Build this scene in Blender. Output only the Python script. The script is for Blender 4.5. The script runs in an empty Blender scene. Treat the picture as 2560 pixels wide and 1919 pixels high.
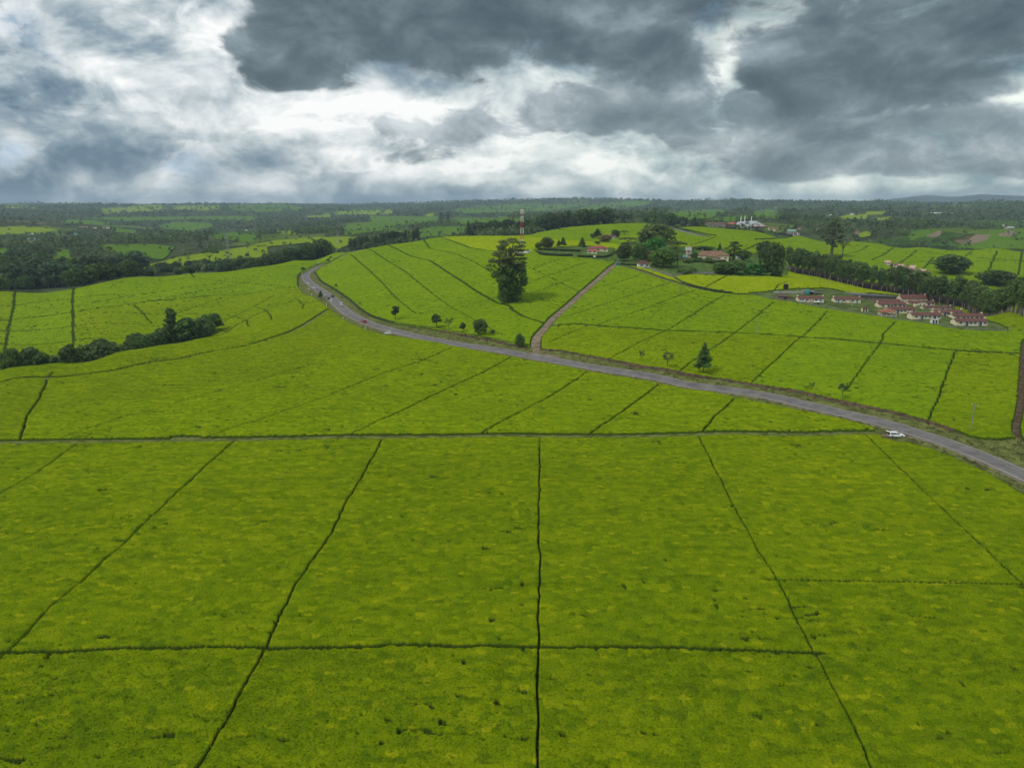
import bpy, bmesh, math, random
import numpy as np
from mathutils import Vector, Matrix
random.seed(7); RNG = np.random.default_rng(11)
R = math.radians
S = bpy.context.scene
C = S.collection

# ------------------------------------------------------------------ camera
PITCH, FOC, CAMZ = R(14.4), 1775.0, 70.0          # FOC in photograph pixels (2560 wide)
cam = bpy.data.cameras.new('camera'); camo = bpy.data.objects.new('camera', cam); C.objects.link(camo)
cam.sensor_width = 36.0; cam.lens = 36.0 * FOC / 2560.0
cam.clip_start = 1.0; cam.clip_end = 80000.0
camo.location = (0, 0, CAMZ); camo.rotation_euler = (math.pi/2 - PITCH, 0, 0)
S.camera = camo
S.render.engine = 'CYCLES'
S.cycles.use_denoising = True; S.cycles.denoising_prefilter = 'ACCURATE'
S.cycles.max_bounces = 4; S.cycles.diffuse_bounces = 3; S.cycles.glossy_bounces = 1
S.cycles.transmission_bounces = 1; S.cycles.volume_bounces = 0; S.cycles.transparent_max_bounces = 4
S.cycles.caustics_reflective = False; S.cycles.caustics_refractive = False
S.view_settings.view_transform = 'Standard'; S.view_settings.look = 'None'
S.view_settings.exposure = 0.3; S.view_settings.gamma = 1.0

# ------------------------------------------------------------------ sun and sky
SUN_EL, SUN_AZ = R(52), math.atan2(-0.75, -0.45)   # azimuth from +Y towards +X
sun = bpy.data.lights.new('sun', 'SUN'); suno = bpy.data.objects.new('sun', sun); C.objects.link(suno)
sun.energy = 1.5; sun.angle = R(10); sun.color = (1.0, 0.96, 0.88)
sd = Vector((math.cos(SUN_EL)*math.sin(SUN_AZ), math.cos(SUN_EL)*math.cos(SUN_AZ), math.sin(SUN_EL)))
suno.rotation_euler = sd.to_track_quat('Z', 'Y').to_euler()

def srgb(r, g, b):
    f = lambda c: (c/255/12.92) if c/255 <= 0.04045 else ((c/255+0.055)/1.055)**2.4
    return (f(r), f(g), f(b), 1.0)

def ray(px, py):
    u = (np.asarray(px, float) - 1280) / FOC; v = (np.asarray(py, float) - 959.5) / FOC
    return u, math.cos(PITCH) - v*math.sin(PITCH), -(math.sin(PITCH) + v*math.cos(PITCH))

class NT:                                             # tiny node-tree builder
    def __init__(s, tree): s.t = tree; tree.nodes.clear()
    def n(s, typ, **kw):
        nd = s.t.nodes.new(typ)
        for k, v in kw.items(): setattr(nd, k, v)
        return nd
    def put(s, sock, v):
        if isinstance(v, bpy.types.NodeSocket): s.t.links.new(v, sock)
        else: sock.default_value = v
    def m(s, op, a, b=None, c=None, clamp=False):
        nd = s.n('ShaderNodeMath', operation=op, use_clamp=clamp)
        for i, v in enumerate((a, b, c)):
            if v is not None: s.put(nd.inputs[i], v)
        return nd.outputs[0]
    def vm(s, op, a, b=None, c=None):
        nd = s.n('ShaderNodeVectorMath', operation=op)
        for i, v in enumerate((a, b, c)):
            if v is not None: s.put(nd.inputs[i], v)
        return nd.outputs['Value'] if op in ('DOT_PRODUCT', 'LENGTH') else nd.outputs[0]
    def mix(s, f, a, b, blend='MIX'):
        nd = s.n('ShaderNodeMix', data_type='RGBA', blend_type=blend)
        s.put(nd.inputs[0], f); s.put(nd.inputs[6], a); s.put(nd.inputs[7], b)
        return nd.outputs[2]
    def noise(s, vec, scale, detail=4, rough=0.55, dist=0.0, dim='3D'):
        nd = s.n('ShaderNodeTexNoise', noise_dimensions=dim)
        if vec is not None: s.put(nd.inputs['Vector'], vec)
        nd.inputs['Scale'].default_value = scale; nd.inputs['Detail'].default_value = detail
        nd.inputs['Roughness'].default_value = rough; nd.inputs['Distortion'].default_value = dist
        return nd.outputs
    def ramp(s, f, stops, interp='LINEAR'):
        nd = s.n('ShaderNodeValToRGB'); e = nd.color_ramp.elements; nd.color_ramp.interpolation = interp
        while len(e) < len(stops): e.new(0.5)
        for el, (p, c) in zip(e, stops): el.position = p; el.color = c if len(c) == 4 else (*c, 1)
        s.put(nd.inputs[0], f); return nd.outputs[0]
    def sstep(s, x, a, b):
        nd = s.n('ShaderNodeMapRange', interpolation_type='SMOOTHSTEP')
        s.put(nd.inputs[0], x); nd.inputs[1].default_value = a; nd.inputs[2].default_value = b
        return nd.outputs[0]

W = bpy.data.worlds.new('World'); S.world = W; W.use_nodes = True
BRIGHT = [(560, 50, 120, 90, .45), (470, 170, 170, 150, .34), (700, 280, 260, 85, .45), (950, 230, 260, 60, .36), (900, 340, 220, 50, .30), (1215, 390, 130, 34, .55), (1580, 375, 260, 40, .48), (1340, 430, 90, 26, .3),
          (255, 135, 45, 55, .35), (300, 250, 90, 60, .22), (2050, 455, 500, 28, .30), (1480, 215, 60, 60, .4), (1560, 285, 60, 50, .4), (1880, 150, 70, 100, .45), (2250, 265, 320, 30, .25), (60, 180, 40, 14, .3), (160, 185, 30, 14, .3),
          (120, 385, 330, 75, -.36), (430, 400, 260, 44, -.30), (60, 220, 190, 130, -.12), (600, 405, 200, 40, -.3), (500, 475, 600, 26, -.08), (1050, 480, 400, 24, -.08), (2350, 370, 350, 50, -.15)]
GREY = [(1400, 285, 150, 40, .85), (1640, 190, 110, 75, .85), (1830, 265, 190, 42, .85), (2000, 340, 280, 34, .85), (1950, 398, 250, 20, .7), (2400, 330, 260, 60, .75), (2480, 395, 150, 24, .75),
        (1100, 330, 150, 42, .65), (1500, 120, 260, 90, .42), (1270, 200, 130, 60, .3), (130, 380, 220, 50, .30), (600, 400, 130, 40, .45), (40, 100, 160, 130, .28), (430, 180, 50, 20, .3), (850, 170, 60, 18, .3), (1750, 445, 140, 12, .45)]
DARK = [(1020, 40, 420, 110, 1.0), (740, 60, 190, 80, .75), (690, 150, 120, 40, .65), (1000, 130, 280, 45, .6), (1290, 40, 300, 95, .7), (1680, 60, 230, 110, .46), (2230, 70, 400, 130, 1.05), (2040, 190, 190, 42, .65), (2480, 120, 220, 80, .7), (1640, 190, 80, 55, .45),
        (560, 20, 70, 60, -.7), (470, 110, 110, 110, -.6), (1890, 120, 60, 130, -.65), (1820, 190, 60, 60, -.3), (640, 15, 40, 22, -.6), (1420, 180, 70, 60, -.25)]
def build_sky():
    t = NT(W.node_tree)
    d = t.vm('NORMALIZE', t.n('ShaderNodeTexCoord').outputs['Generated'])
    sep = t.n('ShaderNodeSeparateXYZ'); t.put(sep.inputs[0], d)
    az = t.m('ARCTAN2', sep.outputs[0], sep.outputs[1]); el = t.m('ARCSINE', sep.outputs[2])
    comb = t.n('ShaderNodeCombineXYZ'); t.put(comb.inputs[0], az); t.put(comb.inputs[1], el)
    flat = t.vm('MULTIPLY', d, (1.0, 1.0, 1.75))
    warp = t.vm('SUBTRACT', t.noise(flat, 4.0, 2, 0.6)[1], (0.5, 0.5, 0.5))
    p = t.vm('MULTIPLY_ADD', warp, (0.22, 0.075, 0.0), comb.outputs[0])
    # large cloud forms: three fields sampled on bands of elevation, each band one ramp over azimuth
    def field(lst, start, top):
        def f(a, e):
            v = start
            for (px, py, rx, ry, amp) in lst:
                x, y, z = ray(px, py); a0 = math.atan2(x, y); e0 = math.atan2(z, math.hypot(x, y))
                v += amp*math.exp(-0.7*(((a-a0)*FOC/rx)**2 + ((e-e0)*FOC/ry)**2))
            return min(v, top)
        return f
    FB = field(BRIGHT, 0.02, 0.34); FG = field(GREY, -0.42, 0.42); FK = field(DARK, -0.62, 0.50)
    psep = t.n('ShaderNodeSeparateXYZ'); t.put(psep.inputs[0], p)
    A0, A1, NS = -0.80, 0.80, 32
    fac = t.m('DIVIDE', t.m('SUBTRACT', psep.outputs[0], A0), A1-A0)
    bands = [0.0, 0.022, 0.046, 0.07, 0.096, 0.124, 0.156, 0.192, 0.235, 0.30]; acc = None
    for i, e in enumerate(bands):
        stops = []
        for j in range(NS):
            a = A0 + (A1-A0)*j/(NS-1); stops.append((j/(NS-1), tuple(min(1, max(0, (fn(a, e)+1)/3)) for fn in (FB, FG, FK))))
        c = t.ramp(fac, stops)
        acc = c if acc is None else t.mix(t.sstep(psep.outputs[1], bands[i-1], e), acc, c)
    fs = t.n('ShaderNodeSeparateColor'); t.put(fs.inputs[0], acc)
    b, g, k = (t.m('MULTIPLY_ADD', fs.outputs[i], 3.0, -1.0) for i in range(3))
    up = (0.0, 0.0, 0.055)
    n1 = t.noise(flat, 6.4, 7, 0.54, 0.3)[0]
    n1u = t.noise(t.vm('ADD', flat, up), 6.4, 7, 0.54, 0.3)[0]
    n2 = t.noise(t.vm('ADD', flat, (7.1, 3.3, 1.9)), 15.0, 7, 0.60, 0.45)[0]
    n3 = t.noise(t.vm('ADD', flat, (1.3, 9.2, 4.4)), 2.8, 2, 0.5, 0.0)[0]
    N1, N2, N3 = (t.m('MULTIPLY_ADD', n, 4.6, -2.3) for n in (n1, n2, n3))
    REL = t.m('MULTIPLY', t.m('SUBTRACT', n1, n1u), 2.2)                    # lit crowns, shaded bases
    PUF = t.m('MULTIPLY_ADD', t.m('ABSOLUTE', N2), 0.8, -0.3)              # rounded heads
    def lin(*terms):
        acc = terms[0]
        for v, w in terms[1:]: acc = t.m('MULTIPLY_ADD', v, w, acc)
        return acc
    # far layer: blue-grey up to white cumulus
    bv = lin(t.m('MULTIPLY', b, 0.85), (N1, 0.18), (N2, 0.18), (PUF, 0.34), (REL, 1.35))
    bg = t.ramp(t.m('MULTIPLY_ADD', bv, 0.70, 0.50), [(0.02, srgb(100, 124, 143)), (0.26, srgb(140, 158, 170)), (0.46, srgb(184, 196, 201)), (0.66, srgb(224, 230, 231)), (0.86, srgb(254, 254, 253))])
    ng = t.ramp(t.m('MULTIPLY_ADD', az, 0.7, 0.5), [(0.35, (1, 1, 1)), (0.85, (0.97, 1.03, 0.95))])
    bg = t.mix(1.0, bg, ng, 'MULTIPLY')
    # middle layer: flat based grey clouds
    gv = lin(t.m('MULTIPLY', g, 0.80), (N2, 0.22), (N3, 0.12), (N1, 0.34))
    gm = t.sstep(gv, -0.05, 0.17)
    gc = t.ramp(t.m('MULTIPLY_ADD', lin(gv, (REL, -1.4), (N2, 0.10)), 0.66, 0.42), [(0.05, srgb(212, 220, 223)), (0.35, srgb(172, 184, 190)), (0.6, srgb(130, 145, 152)), (0.9, srgb(100, 115, 123))])
    gc = t.mix(t.sstep(az, -0.25, -0.5), gc, t.mix(1.0, gc, (0.88, 1.0, 1.15, 1), 'MULTIPLY'))
    col = t.mix(t.m('MULTIPLY', gm, 0.94), bg, gc)
    # near layer: heavy dark cloud
    kv = lin(t.m('MULTIPLY', k, 0.85), (N1, 0.30), (N2, 0.20), (N3, 0.12))
    km = t.sstep(kv, -0.07, 0.20)
    kc = t.ramp(t.m('MULTIPLY_ADD', lin(t.m('MULTIPLY', kv, 0.8), (REL, -1.1), (N3, 0.10), (N2, 0.08)), 0.66, 0.42), [(0.05, srgb(186, 197, 202)), (0.3, srgb(146, 160, 166)), (0.5, srgb(112, 127, 134)), (0.68, srgb(92, 107, 114)), (0.95, srgb(72, 87, 95))])
    col = t.mix(km, col, kc)
    # the clear sky itself tints what lies between the clouds
    sky = t.n('ShaderNodeTexSky', sky_type='NISHITA', sun_disc=False, sun_elevation=SUN_EL, sun_rotation=SUN_AZ)
    col10 = t.vm('SCALE', col); t.t.nodes[-1].inputs['Scale'].default_value = 10.0
    fin = t.mix(0.05, col10, sky.outputs[0])
    bgd = t.n('ShaderNodeBackground'); t.put(bgd.inputs[0], fin); bgd.inputs[1].default_value = SKY_STRENGTH
    out = t.n('ShaderNodeOutputWorld'); t.put(out.inputs[0], bgd.outputs[0])
SKY_STRENGTH = 0.086
build_sky()
W.cycles.sampling_method = 'NONE'

# ------------------------------------------------------------------ object helpers
def mesh_np(name, V, F, mats=None, smooth=False, attr=None):
    me = bpy.data.meshes.new(name); V = np.ascontiguousarray(V, np.float32)
    F = np.ascontiguousarray(F, np.int32); k = F.shape[1]
    me.vertices.add(len(V)); me.vertices.foreach_set('co', V.ravel())
    me.loops.add(F.size); me.loops.foreach_set('vertex_index', F.ravel())
    me.polygons.add(len(F)); me.polygons.foreach_set('loop_start', np.arange(0, F.size, k, dtype=np.int32))
    me.polygons.foreach_set('loop_total', np.full(len(F), k, np.int32))
    if smooth: me.polygons.foreach_set('use_smooth', np.ones(len(F), bool))
    if attr:
        for an, av in attr.items():
            a = me.attributes.new(an, 'FLOAT', 'POINT'); a.data.foreach_set('value', np.ascontiguousarray(av, np.float32))
    me.update(calc_edges=True)
    if mats is not None: me.materials.append(mats)
    return me

def link(name, me, parent=None, loc=None):
    o = bpy.data.objects.new(name, me); C.objects.link(o)
    if parent is not None: o.parent = parent
    if loc is not None: o.location = loc
    return o

def tag(o, label, cat=None, group=None, kind=None):
    o['label'] = label
    if cat: o['category'] = cat
    if group: o['group'] = group
    if kind: o['kind'] = kind
    return o

def thing(name, label, cat, loc=(0, 0, 0), rz=0.0, group=None):
    o = bpy.data.objects.new(name, None); C.objects.link(o); o.empty_display_size = 0.5
    o.location = loc; o.rotation_euler = (0, 0, rz); tag(o, label, cat, group)
    return o

class MB:                                            # collects shapes, builds one mesh
    def __init__(s): s.v = []; s.f = []
    def add(s, v, f):
        n = len(s.v); s.v += [tuple(p) for p in v]; s.f += [tuple(i+n for i in q) for q in f]; return s
    def box(s, x0, x1, y0, y1, z0, z1):
        return s.add([(x0,y0,z0),(x1,y0,z0),(x1,y1,z0),(x0,y1,z0),(x0,y0,z1),(x1,y0,z1),(x1,y1,z1),(x0,y1,z1)],
                     [(3,2,1,0),(4,5,6,7),(0,1,5,4),(1,2,6,5),(2,3,7,6),(3,0,4,7)])
    def tube(s, pts, rad, k=6):
        pts = [Vector(p) for p in pts]; rings = []
        for i, p in enumerate(pts):
            dr = (pts[min(i+1, len(pts)-1)] - pts[max(i-1, 0)]).normalized()
            a = dr.orthogonal().normalized(); b = dr.cross(a)
            r = rad[i] if hasattr(rad, '__len__') else rad
            rings.append([p + a*r*math.cos(2*math.pi*j/k) + b*r*math.sin(2*math.pi*j/k) for j in range(k)])
        v = [q for rg in rings for q in rg]; f = []
        for i in range(len(rings)-1):
            for j in range(k): f.append((i*k+j, i*k+(j+1) % k, (i+1)*k+(j+1) % k, (i+1)*k+j))
        f.append(tuple(reversed(range(k)))); f.append(tuple((len(rings)-1)*k+j for j in range(k)))
        return s.add(v, f)
    def prism(s, poly, y0, y1):                      # poly in x,z extruded along y
        n = len(poly); v = [(x, y0, z) for x, z in poly] + [(x, y1, z) for x, z in poly]
        f = [tuple(range(n)), tuple(reversed(range(n, 2*n)))]
        f += [((i+1) % n, i, n+i, n+(i+1) % n) for i in range(n)]
        return s.add(v, f)
    def mesh(s, name, mat=None):
        me = bpy.data.meshes.new(name); me.from_pydata(s.v, [], s.f); me.update()
        bm = bmesh.new(); bm.from_mesh(me); bmesh.ops.recalc_face_normals(bm, faces=bm.faces); bm.to_mesh(me); bm.free()
        if mat: me.materials.append(mat)
        return me
    def build(s, name, mat, parent=None): return link(name, s.mesh(name, mat), parent)

# ------------------------------------------------------------------ materials
def mat(name, col, rough=0.8, var=0.18, scale=1.2, spec=0.2, metal=0.0, bump=0.0, rnd=0.0, space='Object', stretch=(1,1,1)):
    m = bpy.data.materials.new(name); m.use_nodes = True; t = NT(m.node_tree)
    co = t.n('ShaderNodeTexCoord').outputs[space]
    if space == 'World': pass
    v = t.vm('MULTIPLY', co, stretch)
    n = t.noise(v, scale, 5, 0.6)[0]
    lo = tuple(c*(1-var) for c in col[:3]) + (1,); hi = tuple(min(1, c*(1+var)) for c in col[:3]) + (1,)
    c = t.mix(t.sstep(n, 0.3, 0.7), lo, hi)
    if rnd:
        oi = t.n('ShaderNodeObjectInfo').outputs['Random']
        hs = t.n('ShaderNodeHueSaturation'); t.put(hs.inputs['Color'], c)
        t.put(hs.inputs['Value'], t.m('MULTIPLY_ADD', oi, 2*rnd, 1-rnd)); t.put(hs.inputs['Hue'], t.m('MULTIPLY_ADD', oi, 0.04, 0.48))
        c = hs.outputs[0]
    b = t.n('ShaderNodeBsdfPrincipled'); t.put(b.inputs['Base Color'], c)
    b.inputs['Roughness'].default_value = rough; b.inputs['Metallic'].default_value = metal
    b.inputs['Specular IOR Level'].default_value = spec
    if bump:
        bp = t.n('ShaderNodeBump'); bp.inputs['Strength'].default_value = bump; bp.inputs['Distance'].default_value = 0.3
        t.put(bp.inputs['Height'], n); t.put(b.inputs['Normal'], bp.outputs[0])
    o = t.n('ShaderNodeOutputMaterial'); t.put(o.inputs[0], b.outputs[0])
    return m

def leaf_mat(name, col, var=0.35, rnd=0.16, scale=0.55):
    m = bpy.data.materials.new(name); m.use_nodes = True; t = NT(m.node_tree)
    co = t.n('ShaderNodeTexCoord').outputs['Object']; oi = t.n('ShaderNodeObjectInfo')
    n = t.noise(t.vm('ADD', co, oi.outputs['Location']), scale, 4, 0.65)[0]
    lo = tuple(c*(1-var) for c in col) + (1,); hi = (min(1, col[0]*(1+var*1.3)), min(1, col[1]*(1+var)), col[2]*(1+var*.5), 1)
    c = t.mix(t.sstep(n, 0.3, 0.7), lo, hi)
    hs = t.n('ShaderNodeHueSaturation'); t.put(hs.inputs['Color'], c)
    t.put(hs.inputs['Value'], t.m('MULTIPLY_ADD', oi.outputs['Random'], 2*rnd, 1-rnd)); t.put(hs.inputs['Hue'], t.m('MULTIPLY_ADD', oi.outputs['Random'], 0.03, 0.485))
    dif = t.n('ShaderNodeBsdfPrincipled'); t.put(dif.inputs['Base Color'], hs.outputs[0]); dif.inputs['Roughness'].default_value = 0.55
    dif.inputs['Specular IOR Level'].default_value = 0.25
    tr = t.n('ShaderNodeBsdfTranslucent'); t.put(tr.inputs[0], hs.outputs[0])
    mx = t.n('ShaderNodeMixShader'); mx.inputs[0].default_value = 0.45; t.put(mx.inputs[1], dif.outputs[0]); t.put(mx.inputs[2], tr.outputs[0])
    o = t.n('ShaderNodeOutputMaterial'); t.put(o.inputs[0], mx.outputs[0])
    return m

def tea_mat(name, dark, mid, light, yellow):
    """plucking table: every bush has its own tone, the sides below the table are old dark leaf and twig"""
    m = bpy.data.materials.new(name); m.use_nodes = True; t = NT(m.node_tree)
    co = t.n('ShaderNodeTexCoord').outputs['Object']
    co = t.vm('MULTIPLY', co, (1, 1, 0))
    a = t.n('ShaderNodeAttribute', attribute_name='tone').outputs['Fac']; a2 = t.n('ShaderNodeAttribute', attribute_name='patch').outputs['Fac']
    big = t.noise(co, 0.018, 4, 0.55)[0]; strk = t.noise(t.vm('MULTIPLY', co, (0.05, 0.35, 0)), 1.0, 4, 0.65)[0]
    fine = t.noise(co, 2.8, 6, 0.80)[0]
    f = t.m('ADD', t.m('ADD', t.m('MULTIPLY', a, 0.28), t.m('MULTIPLY', a2, 0.17)), t.m('ADD', t.m('MULTIPLY', big, 0.34), t.m('MULTIPLY', strk, 0.32)))
    f = t.m('ADD', f, t.m('MULTIPLY_ADD', fine, 1.6, -0.83))
    col = t.ramp(f, [(0.12, dark), (0.50, mid), (0.88, light)])
    col = t.mix(t.m('MULTIPLY', t.sstep(a, 0.95, 0.985), 0.34), col, yellow)                # a bush in full flush
    col = t.mix(t.m('MULTIPLY', t.sstep(a, 0.08, 0.02), 0.5), col, (0.075, 0.128, 0.005, 1))  # a bush just plucked
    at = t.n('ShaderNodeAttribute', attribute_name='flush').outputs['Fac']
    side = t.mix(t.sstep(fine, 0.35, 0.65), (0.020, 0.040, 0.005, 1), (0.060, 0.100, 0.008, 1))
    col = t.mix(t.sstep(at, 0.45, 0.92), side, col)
    bs = t.n('ShaderNodeBsdfPrincipled'); t.put(bs.inputs['Base Color'], col); bs.inputs['Roughness'].default_value = 0.62
    bs.inputs['Specular IOR Level'].default_value = 0.0
    bp = t.n('ShaderNodeBump'); bp.inputs['Strength'].default_value = 0.9; bp.inputs['Distance'].default_value = 0.16
    t.put(bp.inputs['Height'], t.m('ADD', fine, t.m('MULTIPLY', t.noise(co, 8.0, 2, 0.6)[0], 0.5))); t.put(bs.inputs['Normal'], bp.outputs[0])
    o = t.n('ShaderNodeOutputMaterial'); t.put(o.inputs[0], bs.outputs[0])
    return m
# ------------------------------------------------------------------ terrain
# survey points: ('z' pixel, height) or ('r' pixel, ground distance) or ('h' column, distance, height) for ground out of sight
_k = 1.15732
def F_(x, y): return (x*_k, y*_k)
def zoomer(x0, y0, s): return lambda *p: [(x0 + p[i]/s, y0 + p[i+1]/s) for i in range(0, len(p), 2)]
FV = zoomer(0, 0, 1/_k)
Z1 = zoomer(0, 480, 3.4547); Z2 = zoomer(640, 480, 3.4547); Z3 = zoomer(1280, 480, 3.4547); Z4 = zoomer(1920, 480, 3.4547)
W1 = zoomer(1900, 680, 5.53); W2 = zoomer(2100, 700, 4.809); W3 = zoomer(1200, 500, 5.53); W4 = zoomer(1550, 530, 4.9156)
W5 = zoomer(720, 620, 6.144); W6 = zoomer(2060, 980, 4.424); Z6 = zoomer(1640, 800, 3.687); Y5 = zoomer(2200, 800, 3.683)
Q3 = zoomer(0, 900, 1.627); Q4 = zoomer(1280, 900, 1.627)
PX = lambda *p: [(p[i], p[i+1]) for i in range(0, len(p), 2)]

ctl = []
def cz(*a):
    for i in range(0, len(a), 3):
        x, y, z = ray(a[i], a[i+1]); r = (CAMZ - a[i+2]) / (-z/math.hypot(x, y)); ctl.append((math.atan2(x, y), r, a[i+2]))
def cr(*a):
    for i in range(0, len(a), 3):
        x, y, z = ray(a[i], a[i+1]); ctl.append((math.atan2(x, y), a[i+2], CAMZ + a[i+2]*z/math.hypot(x, y)))
def ch(*a):
    for i in range(0, len(a), 3):
        ctl.append((math.atan((a[i]-1280)/FOC/1.085), a[i+1], a[i+2]))
cz(-300,1900,0, 600,1900,0, 1280,1900,0, 2000,1900,0, 2900,1900,0, 0,1500,0, 700,1500,0, 1280,1500,0, 1900,1500,.3, 2560,1500,.6,
   0,1110,0, 700,1110,.2, 1280,1100,.4, 1800,1090,.8, -300,1110,-.5, 2800,1300,1, 2560,1182,1.2, 2240,1083,1.5,
   0,936,-6, 289,889,-5, 507,849,-4, 640,821,-3.2, 740,797,-3, 200,1000,-2, 600,950,-1, 900,900,-.2, 968,830,-2, 1132,859,-.6, 1340,882,.4, 1700,953,1, 2000,1010,1.3, -250,960,-7,
   70,928,-6.2, 136,919,-5.8, 400,868,-4.6, 0,1000,-3, 136,975,-3.4, 300,940,-3, 450,900,-2.8, 600,870,-2.4, 760,840,-2, 400,1010,-1.2, 80,1050,-1.3, -150,1000,-4,
   918,807,-2, 848,765,-2, 802,728,-1.2, 764,698,-.5, 770,680,.8, 814,655,3.5, 880,630,8,
   1000,765,1.5, 1100,800,1.5, 930,760,.5, 1200,700,11, 1000,700,7, 900,680,6, 1275,757,8, 1400,760,8.5, 1200,640,21, 1050,622,19, 970,614,19, 1100,594,26,
   1305,630,27, 1200,596,29, 1490,640,24.5, 1540,655,21.5, 1450,700,16, 1380,812,5, 1600,780,8.5, 1600,690,18.5, 1600,668,21, 1780,648,23, 1900,700,15, 1850,735,12, 1900,830,6,
   2130,860,5, 2400,900,4, 2550,870,5, 2560,1000,2.4, 2800,950,3, 2030,757,10, 2115,757,9.5, 2420,815,7.5, 2227,769,9, 2470,830,7, 2250,785,8.4, 2340,776,8, 2520,785,6, 2700,800,5,
   2130,740,9.5, 1980,695,14, 1690,700,17.5, 1360,880,.8, 1480,893,1.5, 1690,935,2, 2000,983,2.2, 2250,1035,2.2, 1500,830,4.5, 1700,810,6.5,
   2300,668,4, 2260,642,8, 2560,630,7, 2760,640,3, 2412,628,9.5, 2300,620,12, 2130,605,18, 2000,592,23, 1896,581,28, 1753,568,33, 1682,570,33.5, 1616,559,37, 1540,560,37, 1540,592,30, 1425,569,34, 1400,600,28, 1330,588,29, 1280,592,29.5,
   2200,612,15, 2480,629,8.4, 2150,640,11, 2450,662,4.4, 2350,645,7.2, 2530,690,2.5, 2060,615,16,
   0,731,-13, 190,722,-9, 330,696,-2, 480,686,1, 640,670,4.5, 740,653,6.5, 830,636,7.5, 100,800,-18, 250,850,-20, 400,780,-13, 600,740,-6.5, 550,800,-10.5, 660,720,-3, 680,770,-5.5, -250,745,-18, -200,850,-24)
ch(0,425,-25, 150,440,-23, 350,470,-17.5, 520,480,-11, -300,400,-28,
   2300,560,-1, 2560,520,-3, 2050,640,6, 2800,560,-5,
   -300,880,-30, 0,880,-26, 300,880,-24, 600,900,-18, 780,990,-9, 900,1090,-3, 1050,1180,2, 1250,1150,14, 1330,1150,18, 1450,1260,23, 1600,1300,27, 1750,1250,25,
   2000,1040,21, 2130,1010,16, 2200,1000,13, 2300,990,10.5, 2412,990,8, 2480,990,7, 2560,990,5.5,
   1900,1180,8, 2100,1150,-2, 2300,1130,-5, 2560,1120,-5, 2800,1100,-8)
cr(100,650,1150, 300,660,1100, 500,642,1150, 640,620,1250, 760,612,1300, 0,612,1700, 300,605,1750, 560,600,1800, 800,590,1750, 1000,582,1700, 1150,578,1650,
   1350,560,1750, 1500,551,1800, 1700,551,1700, 2000,575,1450, 2250,590,1400, 2500,605,1320, 2700,605,1300, -250,620,1600,
   0,572,2500, 400,575,2500, 800,565,2600, 1100,556,2700, 1400,545,2900, 1700,541,2800, 2000,552,2200, 2300,562,1950, 2560,570,1850, -300,575,2400, 2850,570,1800,
   0,540,4000, 400,540,4000, 800,538,4200, 1150,532,4300, 1500,524,4400, 1800,524,4200, 2100,528,3400, 2400,535,2800, 2560,540,2700, -300,542,4000, 2850,545,2600,
   0,523,6000, 500,521,6200, 900,519,6800, 1200,512,6600, 1500,508,6200, 1800,509,5800, 2100,513,4900, 2400,517,4200, 2560,523,3900, -300,522,6000, 2850,530,3600,
   0,514,8000, 500,513,8500, 900,514,9500, 1200,505,8200, 1500,502,7400, 1800,504,7000, 2100,508,6200, 2400,513,5600, 2560,513,5300, -300,510,8000, 2850,518,5200)
ch(0,11000,30, 900,12500,20, 1400,11000,60, 2000,10000,40, 2560,9000,20, -300,11000,30, 2850,9000,20,
   0,14000,-20, 1280,14000,-20, 2560,14000,-60)
for th in (-75, -60, 60, 75):
    for rr, zz in ((30, 0), (120, 0), (400, -6), (1000, -20), (3000, -20), (14000, -40)): ctl.append((R(th), rr, zz))
for th in (-40, 0, 40): ctl.append((R(th), 22, 0))
ctl = np.array(ctl)

def tps_fit(P, z, lam):
    n = len(P); d2 = ((P[:, None] - P[None])**2).sum(-1); K = 0.5*d2*np.log(d2 + 1e-12)
    A = np.zeros((n+3, n+3)); A[:n, :n] = K + lam*np.eye(n); A[:n, n] = 1; A[:n, n+1:] = P; A[n, :n] = 1; A[n+1:, :n] = P.T
    return np.linalg.solve(A, np.concatenate([z, [0, 0, 0]]))
LS = 2.6
_P = np.stack([ctl[:, 0]*LS, np.log(ctl[:, 1])], 1); _w = tps_fit(_P, ctl[:, 2], 4e-5)
NTH, NR = 561, 661
gth = np.linspace(R(-75), R(75), NTH); glr = np.linspace(math.log(22), math.log(14000), NR)
def hash2(i, j, s=0):
    h = (i.astype(np.int64)*374761393 + j.astype(np.int64)*668265263 + s*974634821) & 0x7fffffff
    h = ((h ^ (h >> 13))*1274126177) & 0x7fffffff
    return ((h ^ (h >> 16)) & 0xffffff).astype(np.float32)/float(0xffffff)
def vnoise(x, y, s=0):
    xi = np.floor(x); yi = np.floor(y); fx = (x-xi).astype(np.float32); fy = (y-yi).astype(np.float32)
    fx = fx*fx*(3-2*fx); fy = fy*fy*(3-2*fy); xi = xi.astype(np.int64); yi = yi.astype(np.int64)
    return (hash2(xi, yi, s)*(1-fx) + hash2(xi+1, yi, s)*fx)*(1-fy) + (hash2(xi, yi+1, s)*(1-fx) + hash2(xi+1, yi+1, s)*fx)*fy
def fbm(x, y, o=4, s=0): return sum(vnoise(x*2**k, y*2**k, s+k)*0.5**k for k in range(o))/sum(0.5**k for k in range(o)) - 0.5
GZ = np.zeros((NR, NTH))
_T, _L = np.meshgrid(gth, glr)
for i0 in range(0, NR, 60):
    q = np.stack([_T[i0:i0+60].ravel()*LS, _L[i0:i0+60].ravel()], 1)
    d2 = ((q[:, None, :] - _P[None])**2).sum(-1)
    GZ[i0:i0+60] = (0.5*d2*np.log(d2+1e-12) @ _w[:len(_P)] + _w[-3] + q @ _w[-2:]).reshape(-1, NTH)
_gr = np.exp(_L); _gx = _gr*np.sin(_T); _gy = _gr*np.cos(_T)
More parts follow.
